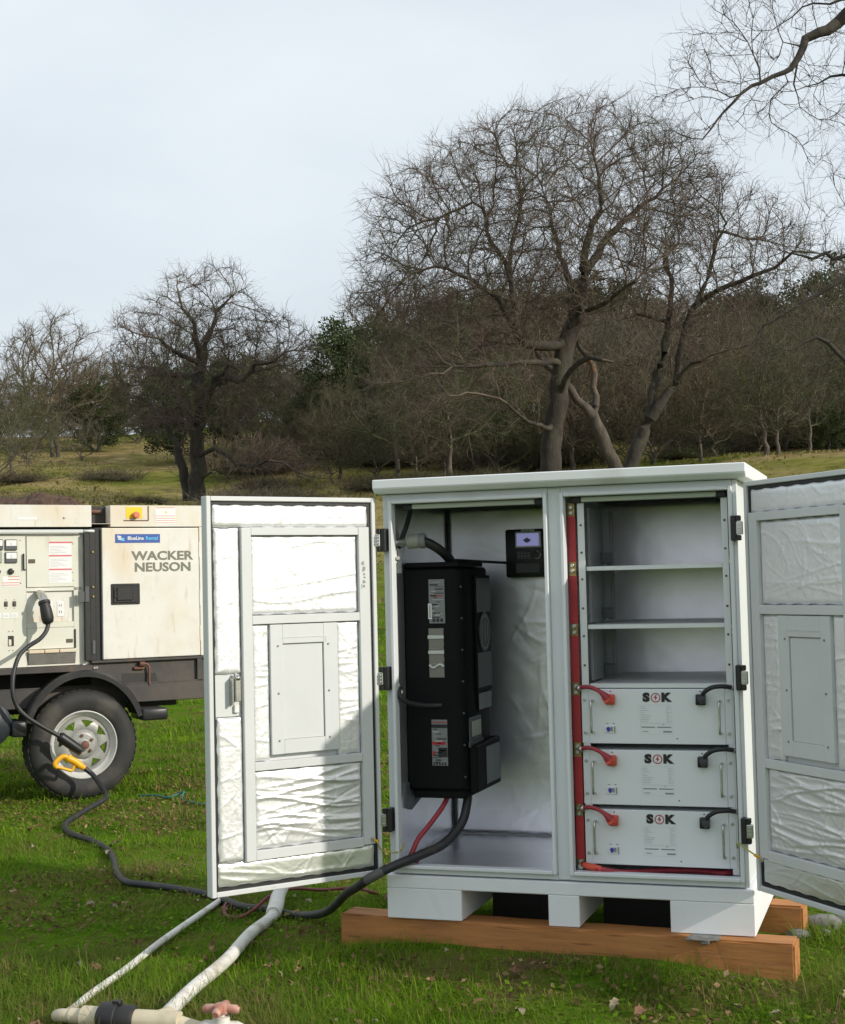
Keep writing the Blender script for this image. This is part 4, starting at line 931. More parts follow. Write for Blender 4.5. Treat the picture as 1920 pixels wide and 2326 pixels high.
# chassis
bm = NB(); bx(bm, (SL-.05, .098), (Y0-.03, Y0+.3), (.772, .809), .003); bx(bm, (SL-.05, SR+.12), (Y0-.02, Y0+.06), (.56, .676), .004)
bx(bm, (.0985, SR+.10), (Y0+.004, Y0+.02), (.677, .818)); bx(bm, (.0985, SR+.10), (Y0-.022, Y0+.3), (.8185, .833), .002); bx(bm, (.79, .823), (Y0-.018, Y0+.003), (.677, .8175)); bx(bm, (SL, SR+.1), (Y0-.018, Y0+.003), (.6768, .6838))
bx(bm, (SL-.05, SR+.12), (YB-.08, YB), (.56, .80), .004); bx(bm, (SR-.05, SR+.05), (Y0+.07, YB-.09), (.6, .79)); bx(bm, (SL, SL+.1), (Y0+.07, YB-.09), (.6, .79)); bx(bm, (-.04, .04), (Y0+.07, YB-.09), (.29, .36)); bx(bm, (-.84, -.76), (Y0+.07, YB-.09), (.29, .36))
obj('chassis', bm, FRAME, gen)
bm = NB(); prism(bm, [(.300, .683), (.530, .683), (.515, .74), (.296, .745)], 'y', Y0+.0025, Y0+.0038); obj('chassis_opening', bm, DARK, gen)
bm = NB(); bx(bm, (SL, SR-.1), (Y0+.35, Y0+.9), (.50, .77)); obj('fuel_tank', bm, DARK, gen)
for x in (.120, .135):
    bm = NB(); bolt(bm, (x, Y0+.0035, .789), (0, -1, 0), .009, .007); obj('bolt', bm, ZINC, gen)
bm = NB(); tube(bm, spline([(.405, Y0-.005, .775), (.425, Y0-.02, .80), (.455, Y0-.022, .795), (.468, Y0-.02, .76), (.466, Y0-.02, .70), (.468, Y0-.02, .665)], 6), .008, 10); lathe(bm, [(.016, 0), (.016, .03)], (.405, Y0-.02, .80), (1, 0, 0), 12)
bx(bm, (.37, .44), (Y0-.016, Y0-.0), (.765, .785), .004); obj('drain_valve', bm, RUST, gen, True)
# wheels and the tandem fender
def wheel(cx_):
    c = (cx_, 0.0, .331); bm = NB(); W = .205
    pf = [(.205, .015), (.212, .002), (.235, -.004), (.262, -.012), (.292, -.010), (.315, .004), (.328, .018), (.3345, .034)]
    prof = [(r_, y_) for r_, y_ in pf] + [(.336, .06), (.336, W-.06)] + [(r_, W-y_) for r_, y_ in pf[::-1]]
    lathe(bm, prof, c, (0, 1, 0), 56, 0, False); wt = obj('wheel', bm, TYRE, gen, True, angle=60)
    bm = NB()
    for k in range(48):
        a = 2*PI*k/48; ca, sa = math.cos(a), math.sin(a); ca2, sa2 = math.cos(a+.075), math.sin(a+.075)
        for yy, o2 in ((.020, 0), (.078, .06), (.135, .02)):
            ca, sa = math.cos(a+o2), math.sin(a+o2); ca2, sa2 = math.cos(a+o2+.085), math.sin(a+o2+.085)
            P = [(c[0]+r_*x_, yv, c[2]+r_*z_) for r_ in (.333, .3362) for (x_, z_) in ((ca, sa), (ca2, sa2)) for yv in (yy, yy+.048)]
            v = [bm.verts.new(p) for p in P]
            for f in ((4, 5, 7, 6), (0, 1, 5, 4), (2, 6, 7, 3), (0, 4, 6, 2), (1, 3, 7, 5)): bm.faces.new([v[i] for i in f])
    tr = obj('tread', bm, TYRE, wt); tr['kind'] = 'stuff'
    bm = NB(); lathe(bm, [(.207, .010), (.2085, .004), (.203, .0), (.197, .006), (.190, .030), (.180, .038), (.172, .045), (.168, .07), (.166, .12), (.20, .19), (.205, .19)], c, (0, 1, 0), 48, 0, False); obj('rim', bm, RIM, wt, True)
    # disc with eight trapezoid windows
    bm = NB(); ns = 8; sub = 6; ra = [.090, .103, .150, .169]; yd = [.030, .024, .028, .046]
    rows = [[bm.verts.new((c[0]+r_*math.cos(2*PI*k/(ns*sub)+.2), y_, c[2]+r_*math.sin(2*PI*k/(ns*sub)+.2))) for k in range(ns*sub)] for r_, y_ in zip(ra, yd)]
    mids = []
    for i in range(3):
        for k in range(ns*sub):
            q = (k+1) % (ns*sub); h_ = k % sub
            if i == 1 and h_ in (1, 2, 3, 4):
                continue
            bm.faces.new((rows[i][k], rows[i][q], rows[i+1][q], rows[i+1][k]))
    # narrow the holes towards the hub
    for s in range(ns):
        k0 = s*sub
        A = rows[1][k0+1], rows[2][k0+1], rows[1][k0+5], rows[2][k0+5]
        for (ka, kb, kc) in ((1, 2, 3), (5, 4, 3)):
            try: bm.faces.new((rows[1][k0+ka], rows[1][k0+kb], rows[1][k0+kc], rows[2][k0+ka]))
            except ValueError: pass
    lathe(bm, [(.091, .0305), (.088, .026), (.072, .012), (.060, .010), (.035, .010)], c, (0, 1, 0), 40, 0, False)
    bmesh.ops.solidify(bm, geom=bm.faces[:], thickness=.003)
    dc = obj('wheel_disc', bm, RIM, wt, True)
    bm = NB(); lathe(bm, [(.036, .012), (.034, -.012), (.030, -.022)], c, (0, 1, 0), 24); hb = obj('hub', bm, RIM, wt, True)
    bm = NB(); lathe(bm, [(.028, -.021), (.026, -.030), (.012, -.036)], c, (0, 1, 0), 20); obj('hub_cap', bm, RUST, hb, True)
    for k in range(5):
        a = 2*PI*k/5+.5; bm = NB(); bolt(bm, (c[0]+.057*math.cos(a), .011, c[2]+.057*math.sin(a)), (0, -1, 0), .0095, .016); obj('wheel_nut', bm, RUST, dc)
    return wt
wheel(.008)
bm = NB()
def fender(cx_):
    N = 26; a0, a1 = R(20), R(160); ring = []
    prof = [(.372, .215), (.378, .205), (.380, .02), (.392, -.002), (.392, -.028), (.378, -.045), (.352, -.045), (.350, -.038), (.372, -.030)]
    for k in range(N+1):
        a = a0+(a1-a0)*k/N; ring.append([bm.verts.new((cx_+r_*1.0*math.cos(a), y_, .345+(r_+.05)*math.sin(a))) for r_, y_ in prof])
    for A, B in zip(ring, ring[1:]):
        for i in range(len(prof)-1):
            f = bm.faces.new((A[i], A[i+1], B[i+1], B[i])); f.smooth = True
fender(.008)
bx(bm, (.366, .531), (-.045, .215), (.455, .530), .014, 0, 2); bx(bm, (-.435, -.348), (-.045, .215), (.408, .50), .012, 0, 2)
obj('fender', bm, FENDER, gen, True, angle=50)
bm = NB(); lathe(bm, [(.10, -.02), (.13, 0), (.135, .03), (.135, .6), (.12, .63)], (-.56, -.02, .49), (0, 1, 0), 28); obj('tank', bm, mat('dark_blue_plastic', (.02, .026, .034), .4, var=.3, vscale=8), gen, True)
# ------------------------------------------------------------------ trees
BARK = mat('oak_bark', (.052, .043, .033), .9, col2=(.024, .02, .016), vscale=1.6, lo=.35, hi=.65, stretch=(3, 3, .6), bump=.8, bscale=9, bdist=.05, detail=8)
overlay(BARK, (.085, .09, .055), 1.3, .5, .7, amount=.55)
BARKW = mat('pale_oak_bark', (.11, .092, .07), .9, col2=(.05, .042, .033), vscale=1.4, lo=.35, hi=.65, stretch=(3, 3, .6), bump=.8, bscale=9, bdist=.05, detail=8)
overlay(BARKW, (.36, .17, .07), .9, .62, .74, amount=.8)
TWIG = mat('bare_twigs', (.118, .082, .073), .9, col2=(.098, .092, .055), vscale=.55, lo=.4, hi=.62)
TWIGF = mat('far_bare_twigs', (.112, .093, .07), .9, col2=(.082, .09, .046), vscale=.16, lo=.38, hi=.64)

def object_tint(m, c2, c3):
    n = m.node_tree.nodes; l = m.node_tree.links; inp = n['Principled BSDF'].inputs['Base Color']
    oi = n.new('ShaderNodeObjectInfo'); rr = n.new('ShaderNodeValToRGB'); e = rr.color_ramp.elements
    e[0].color = (1, 1, 1, 1); e[1].color = (*c3, 1); k = e.new(.5); k.color = (*c2, 1)
    l.new(oi.outputs['Random'], rr.inputs[0]); mu = n.new('ShaderNodeMixRGB'); mu.blend_type = 'MULTIPLY'; mu.inputs[0].default_value = 1
    l.new(inp.links[0].from_socket, mu.inputs[1]); l.new(rr.outputs[0], mu.inputs[2]); l.new(mu.outputs[0], inp)
object_tint(TWIGF, (1.12, .93, .84), (.70, .86, .52))
def nrm(a): return a/np.maximum(np.linalg.norm(a, axis=-1, keepdims=True), 1e-9)
def grow(P0, par0, attr, D, di, dk, iters, rng, wig=.28, up=.0):
    """space colonisation: nodes creep towards the attraction points that are left"""
    P = [np.array(p, float) for p in P0]; par = list(par0); A = np.asarray(attr, float)
    nd = np.full(len(A), 1e9); ni = np.zeros(len(A), int); live = np.ones(len(A), bool)
    def upd(idx):
        for c in range(0, len(idx), 200):
            ii = idx[c:c+200]; Q = np.array([P[i] for i in ii])
            d = np.linalg.norm(A[:, None]-Q[None], axis=2); j = d.argmin(1); m = d[np.arange(len(A)), j]
            b = m < nd; nd[b] = m[b]; ni[b] = np.array(ii)[j[b]]
    upd(list(range(len(P)))); kids = {}; hub = A.mean(0)-np.array([0, 0, .38*(A[:, 2].max()-A[:, 2].min())])
    for it in range(iters):
        act = live & (nd < di)
        if not act.any(): break
        g = {}; ids = ni[act]; dv = nrm(A[act]-np.array([P[i] for i in ids]))
        u, inv_ = np.unique(ids, return_inverse=True); s = np.zeros((len(u), 3)); np.add.at(s, inv_, dv)
        pd = nrm(np.array([P[i]-P[par[i]] if par[i] >= 0 else (0, 0, .01) for i in u])); od = nrm(np.array([P[i] for i in u])-hub)
        s = nrm(s)+.55*pd+.40*od+rng.normal(0, wig, s.shape); s = nrm(s); new = []
        for k, i in enumerate(u):
            c = kids.get(i, 0)
            if c >= 3: continue
            kids[i] = c+1; P.append(P[i]+s[k]*D); par.append(i); new.append(len(P)-1)
        if not new: break
        upd(new); live &= nd > dk
    return np.array(P), np.array(par)
def radii(P, par, tip, e=2.25, floor=None):
    n = len(P); acc = np.zeros(n)
    r = np.zeros(n)
    for i in range(n-1, -1, -1):
        r[i] = max(acc[i]**(1/e), tip) if acc[i] > 0 else tip
        if floor is not None and i < len(floor): r[i] = floor[i]
        if par[i] >= 0: acc[par[i]] += r[i]**e
    for i in range(n-1, -1, -1):
        if par[i] >= 0: r[par[i]] = max(r[par[i]], r[i])
    return r
def segs(P0, P1, D0, D1, r0, r1, k):
    n = len(P0)
    def ring(P, D, r):
        ref = np.where(np.abs(D[:, 2:3]) > .9, np.array([[1., .2, 0]]), np.array([[.1, .2, 1.]]))
        u = nrm(np.cross(D, ref)); v = np.cross(D, u); a = np.arange(k)*2*PI/k
        return P[:, None]+(u[:, None]*np.cos(a)[None, :, None]+v[:, None]*np.sin(a)[None, :, None])*r[:, None, None]
    V = np.concatenate([ring(P0, D0, r0), ring(P1, D1, r1)], 1).reshape(-1, 3)
    b = (np.arange(n)*2*k)[:, None, None]; i = np.arange(k); q = (i+1) % k
    F = (b+np.stack([i, q, q+k, i+k], -1)[None]).reshape(-1, 4)
    return V, F
def tree_geo(P, par, r, thr, rng, twig_len, twig_r, n_tw, tw_thr, droop=0.):
    n = len(P); main = np.full(n, -1); best = np.zeros(n)
    for i in range(n):
        p = par[i]
        if p >= 0 and r[i] > best[p]: best[p] = r[i]; main[p] = i
    idx = np.array([i for i in range(n) if par[i] >= 0]); pp = par[idx]
    inc = np.zeros((n, 3)); inc[idx] = nrm(P[idx]-P[pp])
    outd = np.zeros((n, 3)); hm = main >= 0; outd[hm] = nrm(P[main[hm]]-P[hm])
    Dn = nrm(inc+outd)
    ism = main[pp] == idx
    d0 = np.where(ism[:, None], Dn[pp], inc[idx]); r0 = np.where(ism, r[pp], np.minimum(r[pp], r[idx]*1.3))
    thick = r[idx] > thr
    Vt, Ft = segs(P[pp][thick], P[idx][thick], d0[thick], Dn[idx][thick], r0[thick], r[idx][thick], 9)
    c = ~thick
    Vc, Fc = segs(P[pp][c], P[idx][c], d0[c], Dn[idx][c], r0[c], r[idx][c], 4)
    # twigs
    src = np.array([i for i in idx if r[i] < tw_thr]); src = np.repeat(src, n_tw); m = len(src)
    d = nrm(Dn[src]*.85+rng.normal(0, .5, (m, 3))+np.array([0, 0, .12-droop])); L_ = twig_len*rng.uniform(.45, 1.15, m)
    S, E_, DD, RA, RB = [], [], [], [], []
    def run(p, d, L_, r_a, nseg, lvl):
        for s in range(nseg):
            q = p+d*(L_/nseg)[:, None]; ra = r_a*(1-s/nseg*.55); rb = r_a*(1-(s+1)/nseg*.55)
            S.append(p); E_.append(q); DD.append(d); RA.append(ra); RB.append(rb)
            d = nrm(d+rng.normal(0, .26, d.shape)+np.array([0, 0, .04-droop*.4])); p = q
            if lvl < 1:
                sd = nrm(d+rng.normal(0, .75, d.shape)); run(p, sd, L_*rng.uniform(.3, .7, len(L_)), rb*.85, 1 if s else 2, lvl+1)
    run(P[src], d, L_, np.full(m, twig_r), 3, 0)
    S, E_, DD, RA, RB = (np.concatenate(x) for x in (S, E_, DD, RA, RB))
    Vw, Fw = segs(S, E_, DD, DD, RA, RB, 3)
    return (Vt, Ft), (Vc, Fc, Vw, Fw)
def tree_obj(name, label, cat, base, geo, mats, group=None):
    (Vt, Ft), (Vc, Fc, Vw, Fw) = geo
    t = thing(name, label, cat, tuple(base), 0, group)
    np_mesh('trunk', Vt-base, Ft, mats[0], t, smooth=True)
    V = np.concatenate([Vc, Vw])-base
    k = np.concatenate([Fc, Fw+len(Vc)])
    np_mesh('crown', V, k, mats[1], t, smooth=True)
    return t
def limb_nodes(polys, D, jit=.09):
    """polylines [(x,y,z,r)...]; a later one starts at the nearest node already laid"""
    P, par, fl = [], [], []
    for pl in polys:
        pl = np.array(pl, float)
        if len(pl) > 2:
            xyz = np.array([tuple(v) for v in spline(pl[:, :3].tolist(), 6)]); tt = np.linspace(0, len(pl)-1, len(xyz))
            pl = np.concatenate([xyz, np.interp(tt, np.arange(len(pl)), pl[:, 3])[:, None]], 1)
        seg = np.linalg.norm(np.diff(pl[:, :3], axis=0), axis=1); s = np.concatenate([[0], np.cumsum(seg)])
        n = max(2, int(s[-1]/D)+1); t = np.linspace(0, s[-1], n)
        q = np.stack([np.interp(t, s, pl[:, k]) for k in range(4)], 1)
        if P:
            j = int(np.argmin(np.linalg.norm(np.array(P)-q[0, :3], axis=1))); prev = j; q = q[1:]
        else: prev = -1
        jr = np.random.default_rng(len(P)+7); q[1:-1, :3] += jr.normal(0, jit*D, q[1:-1, :3].shape)
        for v in q:
            P.append(v[:3]); par.append(prev); fl.append(v[3]); prev = len(P)-1
    return P, par, fl
def in_poly(pts, poly):
    x, y = pts[:, 0], pts[:, 1]; c = np.zeros(len(pts), bool); n = len(poly)
    for i in range(n):
        (x0, y0), (x1, y1) = poly[i], poly[i-1]
        m = ((y0 > y) != (y1 > y)); xx = (x1-x0)*(y-y0)/((y1-y0) if y1 != y0 else 1e-9)+x0
        c ^= m & (x < xx)
    return c
def crown_points(poly, n, Z, squash, rng):
    """attraction points filling a crown whose outline (image px) stands Z metres off; its depth follows its width"""
    poly = np.array(poly, float); lo, hi = poly.min(0), poly.max(0); o = []
    while len(o) < n:
        p = rng.uniform(lo, hi, (n*2, 2)); p = p[in_poly(p, poly)]; o.extend(p.tolist())
    p = np.array(o[:n]); out_ = []
    for x, y in p:
        xs = []
        for i in range(len(poly)):
            (x0, y0), (x1, y1) = poly[i], poly[i-1]
            if (y0 > y) != (y1 > y): xs.append((x1-x0)*(y-y0)/(y1-y0)+x0)
        a, b = min(xs), max(xs); hw = (b-a)/2; q = (x-(a+b)/2)/max(hw, 1); dep = hw/FPX*Z*squash*math.sqrt(max(0, 1-q*q))
        out_.append(at(x, y, Z+rng.uniform(-1, 1)*dep))
    return np.array(out_)
def tuft_leaves(V, size, rng, up=.4):
    n = len(V); d = nrm(rng.normal(0, 1, (n, 3))+np.array([0, 0, up])); u = nrm(np.cross(d, rng.normal(0, 1, (n, 3)))); s = size*rng.uniform(.6, 1.3, n)[:, None]
    w_ = nrm(np.cross(d, u)); P = np.stack([V-u*s*.5, V+w_*s*.32, V+u*s*.5, V-w_*s*.32], 1).reshape(-1, 3)
    return P, np.arange(n*4).reshape(n, 4)

def px_limbs(polys, f, Z):
    return [[(*at(*f(x, y), Z+dz), r*(1 if i == 0 else .92)) for x, y, dz, r in pl] for i, pl in enumerate(polys)]
# the great oak behind the cabinet, and the two leaning oaks that merge with it
fA = lambda x, y: (760+.6682*x, 180+.6682*y)
rng = np.random.default_rng(21)
ZA = 62.0
gA = on_ground(1243, ZA, -.3)
LA = [[(735, 1335, 0, .47), (742, 1200, 0, .43), (765, 1080, 0, .42), (775, 960, 0, .42), (792, 900, 0, .40), (825, 790, 0, .36), (850, 650, 0, .30)],
      [(850, 650, 0, .2), (900, 590, .4, .19), (965, 495, 1, .16), (1060, 420, 1.6, .10), (1150, 350, 2, .05)],
      [(850, 650, 0, .2), (852, 560, -.4, .18), (892, 480, -.8, .15), (905, 410, -1, .11), (892, 300, -1.2, .07), (870, 210, -1.4, .04)],
      [(825, 790, 0, .2), (780, 640, 1.2, .14), (745, 520, 2, .10), (730, 440, 2.5, .06), (690, 330, 3, .04)],
      [(792, 900, 0, .26), (720, 905, -.6, .24), (650, 895, -1, .22), (600, 830, -1.4, .17), (560, 760, -1.7, .13), (480, 690, -2, .09), (330, 640, -2.5, .06), (190, 700, -3, .03)],
      [(625, 860, -1.2, .16), (590, 650, -.6, .12), (520, 520, -.4, .09), (485, 420, 0, .06), (360, 470, .5, .03)],
      [(590, 650, -.6, .10), (615, 500, -.2, .07), (640, 400, .2, .05), (560, 230, .4, .03)],
      [(775, 960, 0, .18), (690, 960, -1.5, .13), (600, 965, -2.4, .11), (480, 975, -3.2, .08), (330, 1000, -4, .04)],
      [(765, 1080, 0, .16), (790, 1010, -1, .14), (830, 960, -1.5, .13), (885, 950, -2, .11), (950, 962, -2.5, .05)],
      [(742, 1190, 0, .14), (700, 1180, -1.5, .10), (640, 1150, -2.5, .07), (560, 1090, -3.5, .06), (480, 1065, -4, .05), (390, 1075, -5, .03)],
      [(825, 790, 0, .14), (900, 770, -1.5, .10), (1000, 700, -2.5, .07), (1090, 620, -3, .05)]]
nodes, par, fl = limb_nodes(px_limbs(LA, fA, ZA), .5)
PA = [(60, 770), (95, 620), (120, 480), (210, 330), (290, 280), (400, 222), (560, 130), (620, 105), (730, 95), (880, 65), (1010, 108), (1120, 158), (1230, 230), (1290, 340), (1300, 480), (1180, 620), (1060, 740), (880, 800), (760, 860), (640, 930), (450, 985), (240, 1010), (120, 930)]
att = crown_points([fA(*p) for p in PA], 7200, ZA, .85, rng)
hang = crown_points([fA(*p) for p in [(150, 900), (700, 900), (720, 1150), (600, 1180), (420, 1220), (200, 1180), (90, 1080)]], 420, ZA-2.5, .5, rng)
P, pr_ = grow(nodes, par, np.concatenate([att, hang]), .42, 4.2, .56, 150, rng, .22)
r_ = radii(P, pr_, .0145, 2.35, np.array(fl))
tree_obj('oak_tree', 'great bare oak with a wide domed crown rising behind the cabinet roof', 'tree', gA, tree_geo(P, pr_, r_, .055, rng, 1.05, .0105, 3, .04), (BARK, TWIG), None)
ZC = 64.0
LC = [[(1000, 1335, 0, .33), (1040, 1225, 0, .31), (1080, 1140, 0, .28), (1130, 1075, 0, .21), (1165, 1010, 0, .16), (1180, 900, 0, .13), (1215, 790, 0, .12), (1330, 705, -.5, .11), (1470, 650, -1, .085), (1560, 590, -1.4, .06), (1640, 590, -2, .03)],
      [(1075, 1140, 0, .2), (1085, 1040, .4, .19), (1110, 950, .8, .17), (1135, 830, 1, .15), (1150, 720, 1.2, .12), (1120, 600, 1.5, .09), (1170, 560, 1.6, .06)],
      [(1215, 790, 0, .1), (1260, 700, .6, .11), (1290, 590, 1, .10), (1310, 520, 1.2, .08), (1400, 540, 1.6, .06), (1510, 560, 2, .03)],
      [(1300, 560, 1.1, .08), (1330, 470, 1.4, .06), (1250, 400, 1.6, .04)],
      [(1135, 830, 1, .1), (1040, 800, .5, .07), (960, 820, 0, .05)],
      [(1165, 1010, 0, .1), (1230, 960, -1, .07), (1320, 930, -2, .05), (1420, 900, -3, .03)]]
nodes, par, fl = limb_nodes(px_limbs(LC, fA, ZC), .5)
PC = [(980, 720), (1010, 560), (1130, 400), (1240, 270), (1320, 290), (1400, 370), (1500, 420), (1580, 500), (1640, 600), (1560, 680), (1450, 800), (1380, 950), (1250, 1010), (1150, 900), (1060, 850)]
P, pr_ = grow(nodes, par, crown_points([fA(*p) for p in PC], 3200, ZC, .8, rng), .42, 4.2, .60, 130, rng, .22)
tree_obj('oak_tree', 'bare oak with a stout trunk leaning right, its crown merging with the great oak', 'tree', on_ground(1425, ZC, -.3), tree_geo(P, pr_, radii(P, pr_, .0145, 2.35, np.array(fl)), .055, rng, 1.05, .0105, 3, .04), (BARK, TWIG), None)
ZB_ = 63.0
LB = [[(965, 1335, 0, .30), (930, 1260, 0, .29), (900, 1190, 0, .28), (875, 1140, 0, .26), (850, 1110, 0, .19), (800, 1045, 0, .17), (740, 985, .5, .14), (690, 930, 1, .10), (640, 850, 1.4, .06)],
      [(885, 1150, 0, .2), (888, 1060, .4, .16), (872, 960, .8, .14), (835, 910, 1, .11), (800, 800, 1.3, .07)]]
nodes, par, fl = limb_nodes(px_limbs(LB, fA, ZB_), .5)
P, pr_ = grow(nodes, par, crown_points([fA(*p) for p in [(600, 900), (640, 760), (760, 650), (900, 700), (950, 860), (860, 960), (700, 980)]], 260, ZB_+1, .8, rng), .5, 5., .9, 60, rng, .33)
tree_obj('oak_tree', 'pale forked oak stem with an orange bark scar, leaning left into the great oak', 'tree', on_ground(1398, ZB_, -.3), tree_geo(P, pr_, radii(P, pr_, .02, 2.3, np.array(fl)), .055, rng, .8, .011, 2, .05), (BARKW, TWIG), None)

# left oak
fL = lambda x, y: (.4954*x, 560+.4954*y)
ZL = 70.0
LL = [[(900, 1165, 0, .44), (908, 1000, 0, .38), (905, 850, 0, .33), (932, 720, 0, .32), (915, 610, 0, .29), (922, 510, 0, .26), (960, 430, .3, .18), (1000, 300, .6, .10), (1060, 230, .8, .05)],
      [(922, 510, 0, .2), (905, 440, -.3, .16), (892, 350, -.5, .11), (830, 270, -.8, .06), (810, 180, -1, .04)],
      [(935, 710, 0, .2), (985, 640, -.5, .19), (1040, 605, -1, .18), (1105, 600, -1.4, .15), (1180, 545, -1.8, .10), (1300, 510, -2.2, .06), (1410, 480, -2.6, .03)],
      [(915, 610, 0, .2), (870, 582, .4, .16), (790, 580, .8, .12), (690, 600, 1.2, .07), (600, 640, 1.6, .04)],
      [(922, 540, 0, .15), (850, 505, -.6, .12), (780, 480, -1.2, .09), (680, 420, -1.8, .05), (570, 370, -2.2, .03)],
      [(975, 650, -.4, .14), (985, 590, -.8, .12), (1030, 552, -1.2, .11), (1085, 560, -1.6, .06)],
      [(908, 960, 0, .13), (960, 938, -.8, .12), (1010, 935, -1.4, .11), (1080, 990, -2, .09), (1180, 995, -2.8, .08), (1290, 985, -3.4, .05), (1380, 1040, -4, .03)],
      [(1080, 990, -2, .06), (1040, 1060, -2.2, .04), (1030, 1110, -2.4, .02)],
      [(905, 820, 0, .12), (820, 740, .8, .09), (740, 760, 1.2, .06), (640, 690, 1.6, .08), (560, 695, 2, .03)],
      [(900, 880, 0, .1), (960, 790, -.4, .06), (1020, 780, -.8, .03)],
      [(935, 1060, 0, .1), (980, 1030, -.5, .06), (1000, 1060, -.8, .03)]]
nodes, par, fl = limb_nodes(px_limbs(LL, fL, ZL), .5, .2)
PL_ = [(500, 400), (540, 320), (660, 280), (740, 185), (830, 125), (960, 98), (1070, 122), (1150, 195), (1200, 310), (1310, 350), (1440, 410), (1440, 490), (1340, 600), (1300, 720), (1180, 840), (1020, 860), (860, 840), (680, 860), (560, 800), (500, 700), (520, 560)]
att = crown_points([fL(*p) for p in PL_], 4200, ZL, .8, rng)
hang = crown_points([fL(*p) for p in [(960, 900), (1300, 930), (1500, 1040), (1480, 1120), (1200, 1130), (1020, 1060)]], 260, ZL-3, .4, rng)
P, pr_ = grow(nodes, par, np.concatenate([att, hang]), .42, 4.2, .60, 130, rng, .22)
tree_obj('oak_tree', 'bare dark-trunked oak standing alone on the slope above the generator', 'tree', on_ground(446, ZL, -.3), tree_geo(P, pr_, radii(P, pr_, .0155, 2.35, np.array(fl)), .055, rng, .85, .0112, 4, .042), (BARK, TWIG), None)
LL2 = [[(862, 1165, 0, .26), (850, 1060, 0, .24), (822, 970, 0, .21), (808, 900, .5, .17), (790, 850, .8, .13), (735, 760, 1.2, .08), (700, 700, 1.5, .04)], [(815, 930, .3, .1), (850, 850, 1, .07), (860, 760, 1.4, .04)]]
nodes, par, fl = limb_nodes(px_limbs(LL2, fL, ZL+.6), .5)
P, pr_ = grow(nodes, par, crown_points([fL(*p) for p in [(560, 900), (600, 760), (760, 640), (900, 720), (900, 860), (760, 930), (640, 960)]], 330, ZL+2, .8, rng), .45, 5., .8, 60, rng, .33)
tree_obj('oak_tree', 'slender second oak stem leaning left beside the lone dark oak trunk', 'tree', on_ground(427, ZL+.6, -.3), tree_geo(P, pr_, radii(P, pr_, .018, 2.3, np.array(fl)), .055, rng, .8, .011, 3, .05), (BARK, TWIG), None)

# the near oak whose limbs reach in from the right
fN = lambda x, y: (1400+.33291*x, .33291*y)
ZN = 20.0
gN = on_ground(2400, ZN, -.2)
def AN(x, y, dz=0, r=.05):
    a, b = fN(x, y); return (*at(a, b, ZN+dz), r)
rng = np.random.default_rng(5)
LN = [[(*gN, .40), (*(gN+np.array([0, 0, 1.5])), .36), AN(3000, 2200, 0, .33), AN(2900, 1300, 0, .30), AN(2650, 500, 0, .2), AN(2200, -400, 0, .16), AN(1700, -900, 0, .1)],
      [AN(2900, 1000, 0, .18), AN(2300, 420, 0, .13), AN(1800, 30, 0, .10), AN(1562, 120, 0, .088), AN(1480, 190, 0, .08), AN(1395, 222, -.1, .07), AN(1290, 270, -.1, .06), AN(1262, 345, -.2, .052), AN(1232, 430, -.2, .046), AN(1190, 478, -.3, .038), AN(1060, 522, -.3, .030), AN(960, 572, -.4, .026), AN(870, 625, -.4, .022), AN(810, 710, -.5, .019), AN(700, 790, -.5, .016), AN(640, 865, -.6, .013), AN(628, 930, -.6, .011), AN(570, 952, -.6, .008), AN(490, 938, -.7, .006), AN(380, 1030, -.7, .004)],
      [AN(2300, 420, 0, .05), AN(1900, -60, .6, .035), AN(1560, -10, .8, .024), AN(1450, 22, .8, .018), AN(1280, 42, .8, .013), AN(1160, 125, .8, .009), AN(1060, 205, .8, .006)],
      [AN(2600, 900, 0, .06), AN(2000, 560, .3, .03), AN(1562, 520, .4, .020), AN(1430, 546, .4, .014), AN(1350, 580, .4, .010), AN(1210, 622, .4, .005)],
      [AN(1225, 440, -.2, .02), AN(1200, 540, -.2, .022), AN(1212, 575, -.2, .012)],
      [AN(980, 562, -.4, .018), AN(950, 620, -.4, .015), AN(922, 682, -.4, .006)],
      [AN(1180, 485, -.3, .012), AN(1165, 575, -.4, .010), AN(1060, 680, -.5, .009), AN(1035, 775, -.5, .007), AN(995, 820, -.6, .004)],
      [AN(870, 625, -.4, .012), AN(770, 665, -.4, .011), AN(690, 605, -.4, .008), AN(560, 600, -.4, .005), AN(420, 610, -.4, .003)],
      [AN(970, 545, -.3, .012), AN(970, 430, -.2, .010), AN(900, 320, -.1, .008), AN(840, 200, 0, .005)],
      [AN(1255, 300, -.1, .015), AN(1125, 290, 0, .010), AN(1100, 380, 0, .008), AN(1040, 490, 0, .004)],
      [AN(2900, 1600, 0, .12), AN(2400, 1500, .5, .07), AN(1900, 1780, .6, .05), AN(1562, 1890, .6, .04), AN(1430, 1980, .6, .034), AN(1320, 2050, .6, .03), AN(1210, 2110, .6, .025), AN(1050, 2200, .6, .016), AN(900, 2380, .6, .008)],
      [AN(2400, 1500, .5, .05), AN(1850, 1420, .3, .03), AN(1562, 1760, .5, .034), AN(1450, 1712, .5, .03), AN(1360, 1772, .5, .022), AN(1200, 1725, .5, .012), AN(1090, 1700, .5, .006)],
      [AN(2700, 2100, 0, .08), AN(2100, 2200, -.3, .05), AN(1700, 2480, -.3, .04), AN(1562, 2430, -.3, .034), AN(1440, 2330, -.3, .03), AN(1330, 2310, -.3, .022), AN(1200, 2390, -.3, .010)]]
nodes, par, fl = limb_nodes(LN, .18)
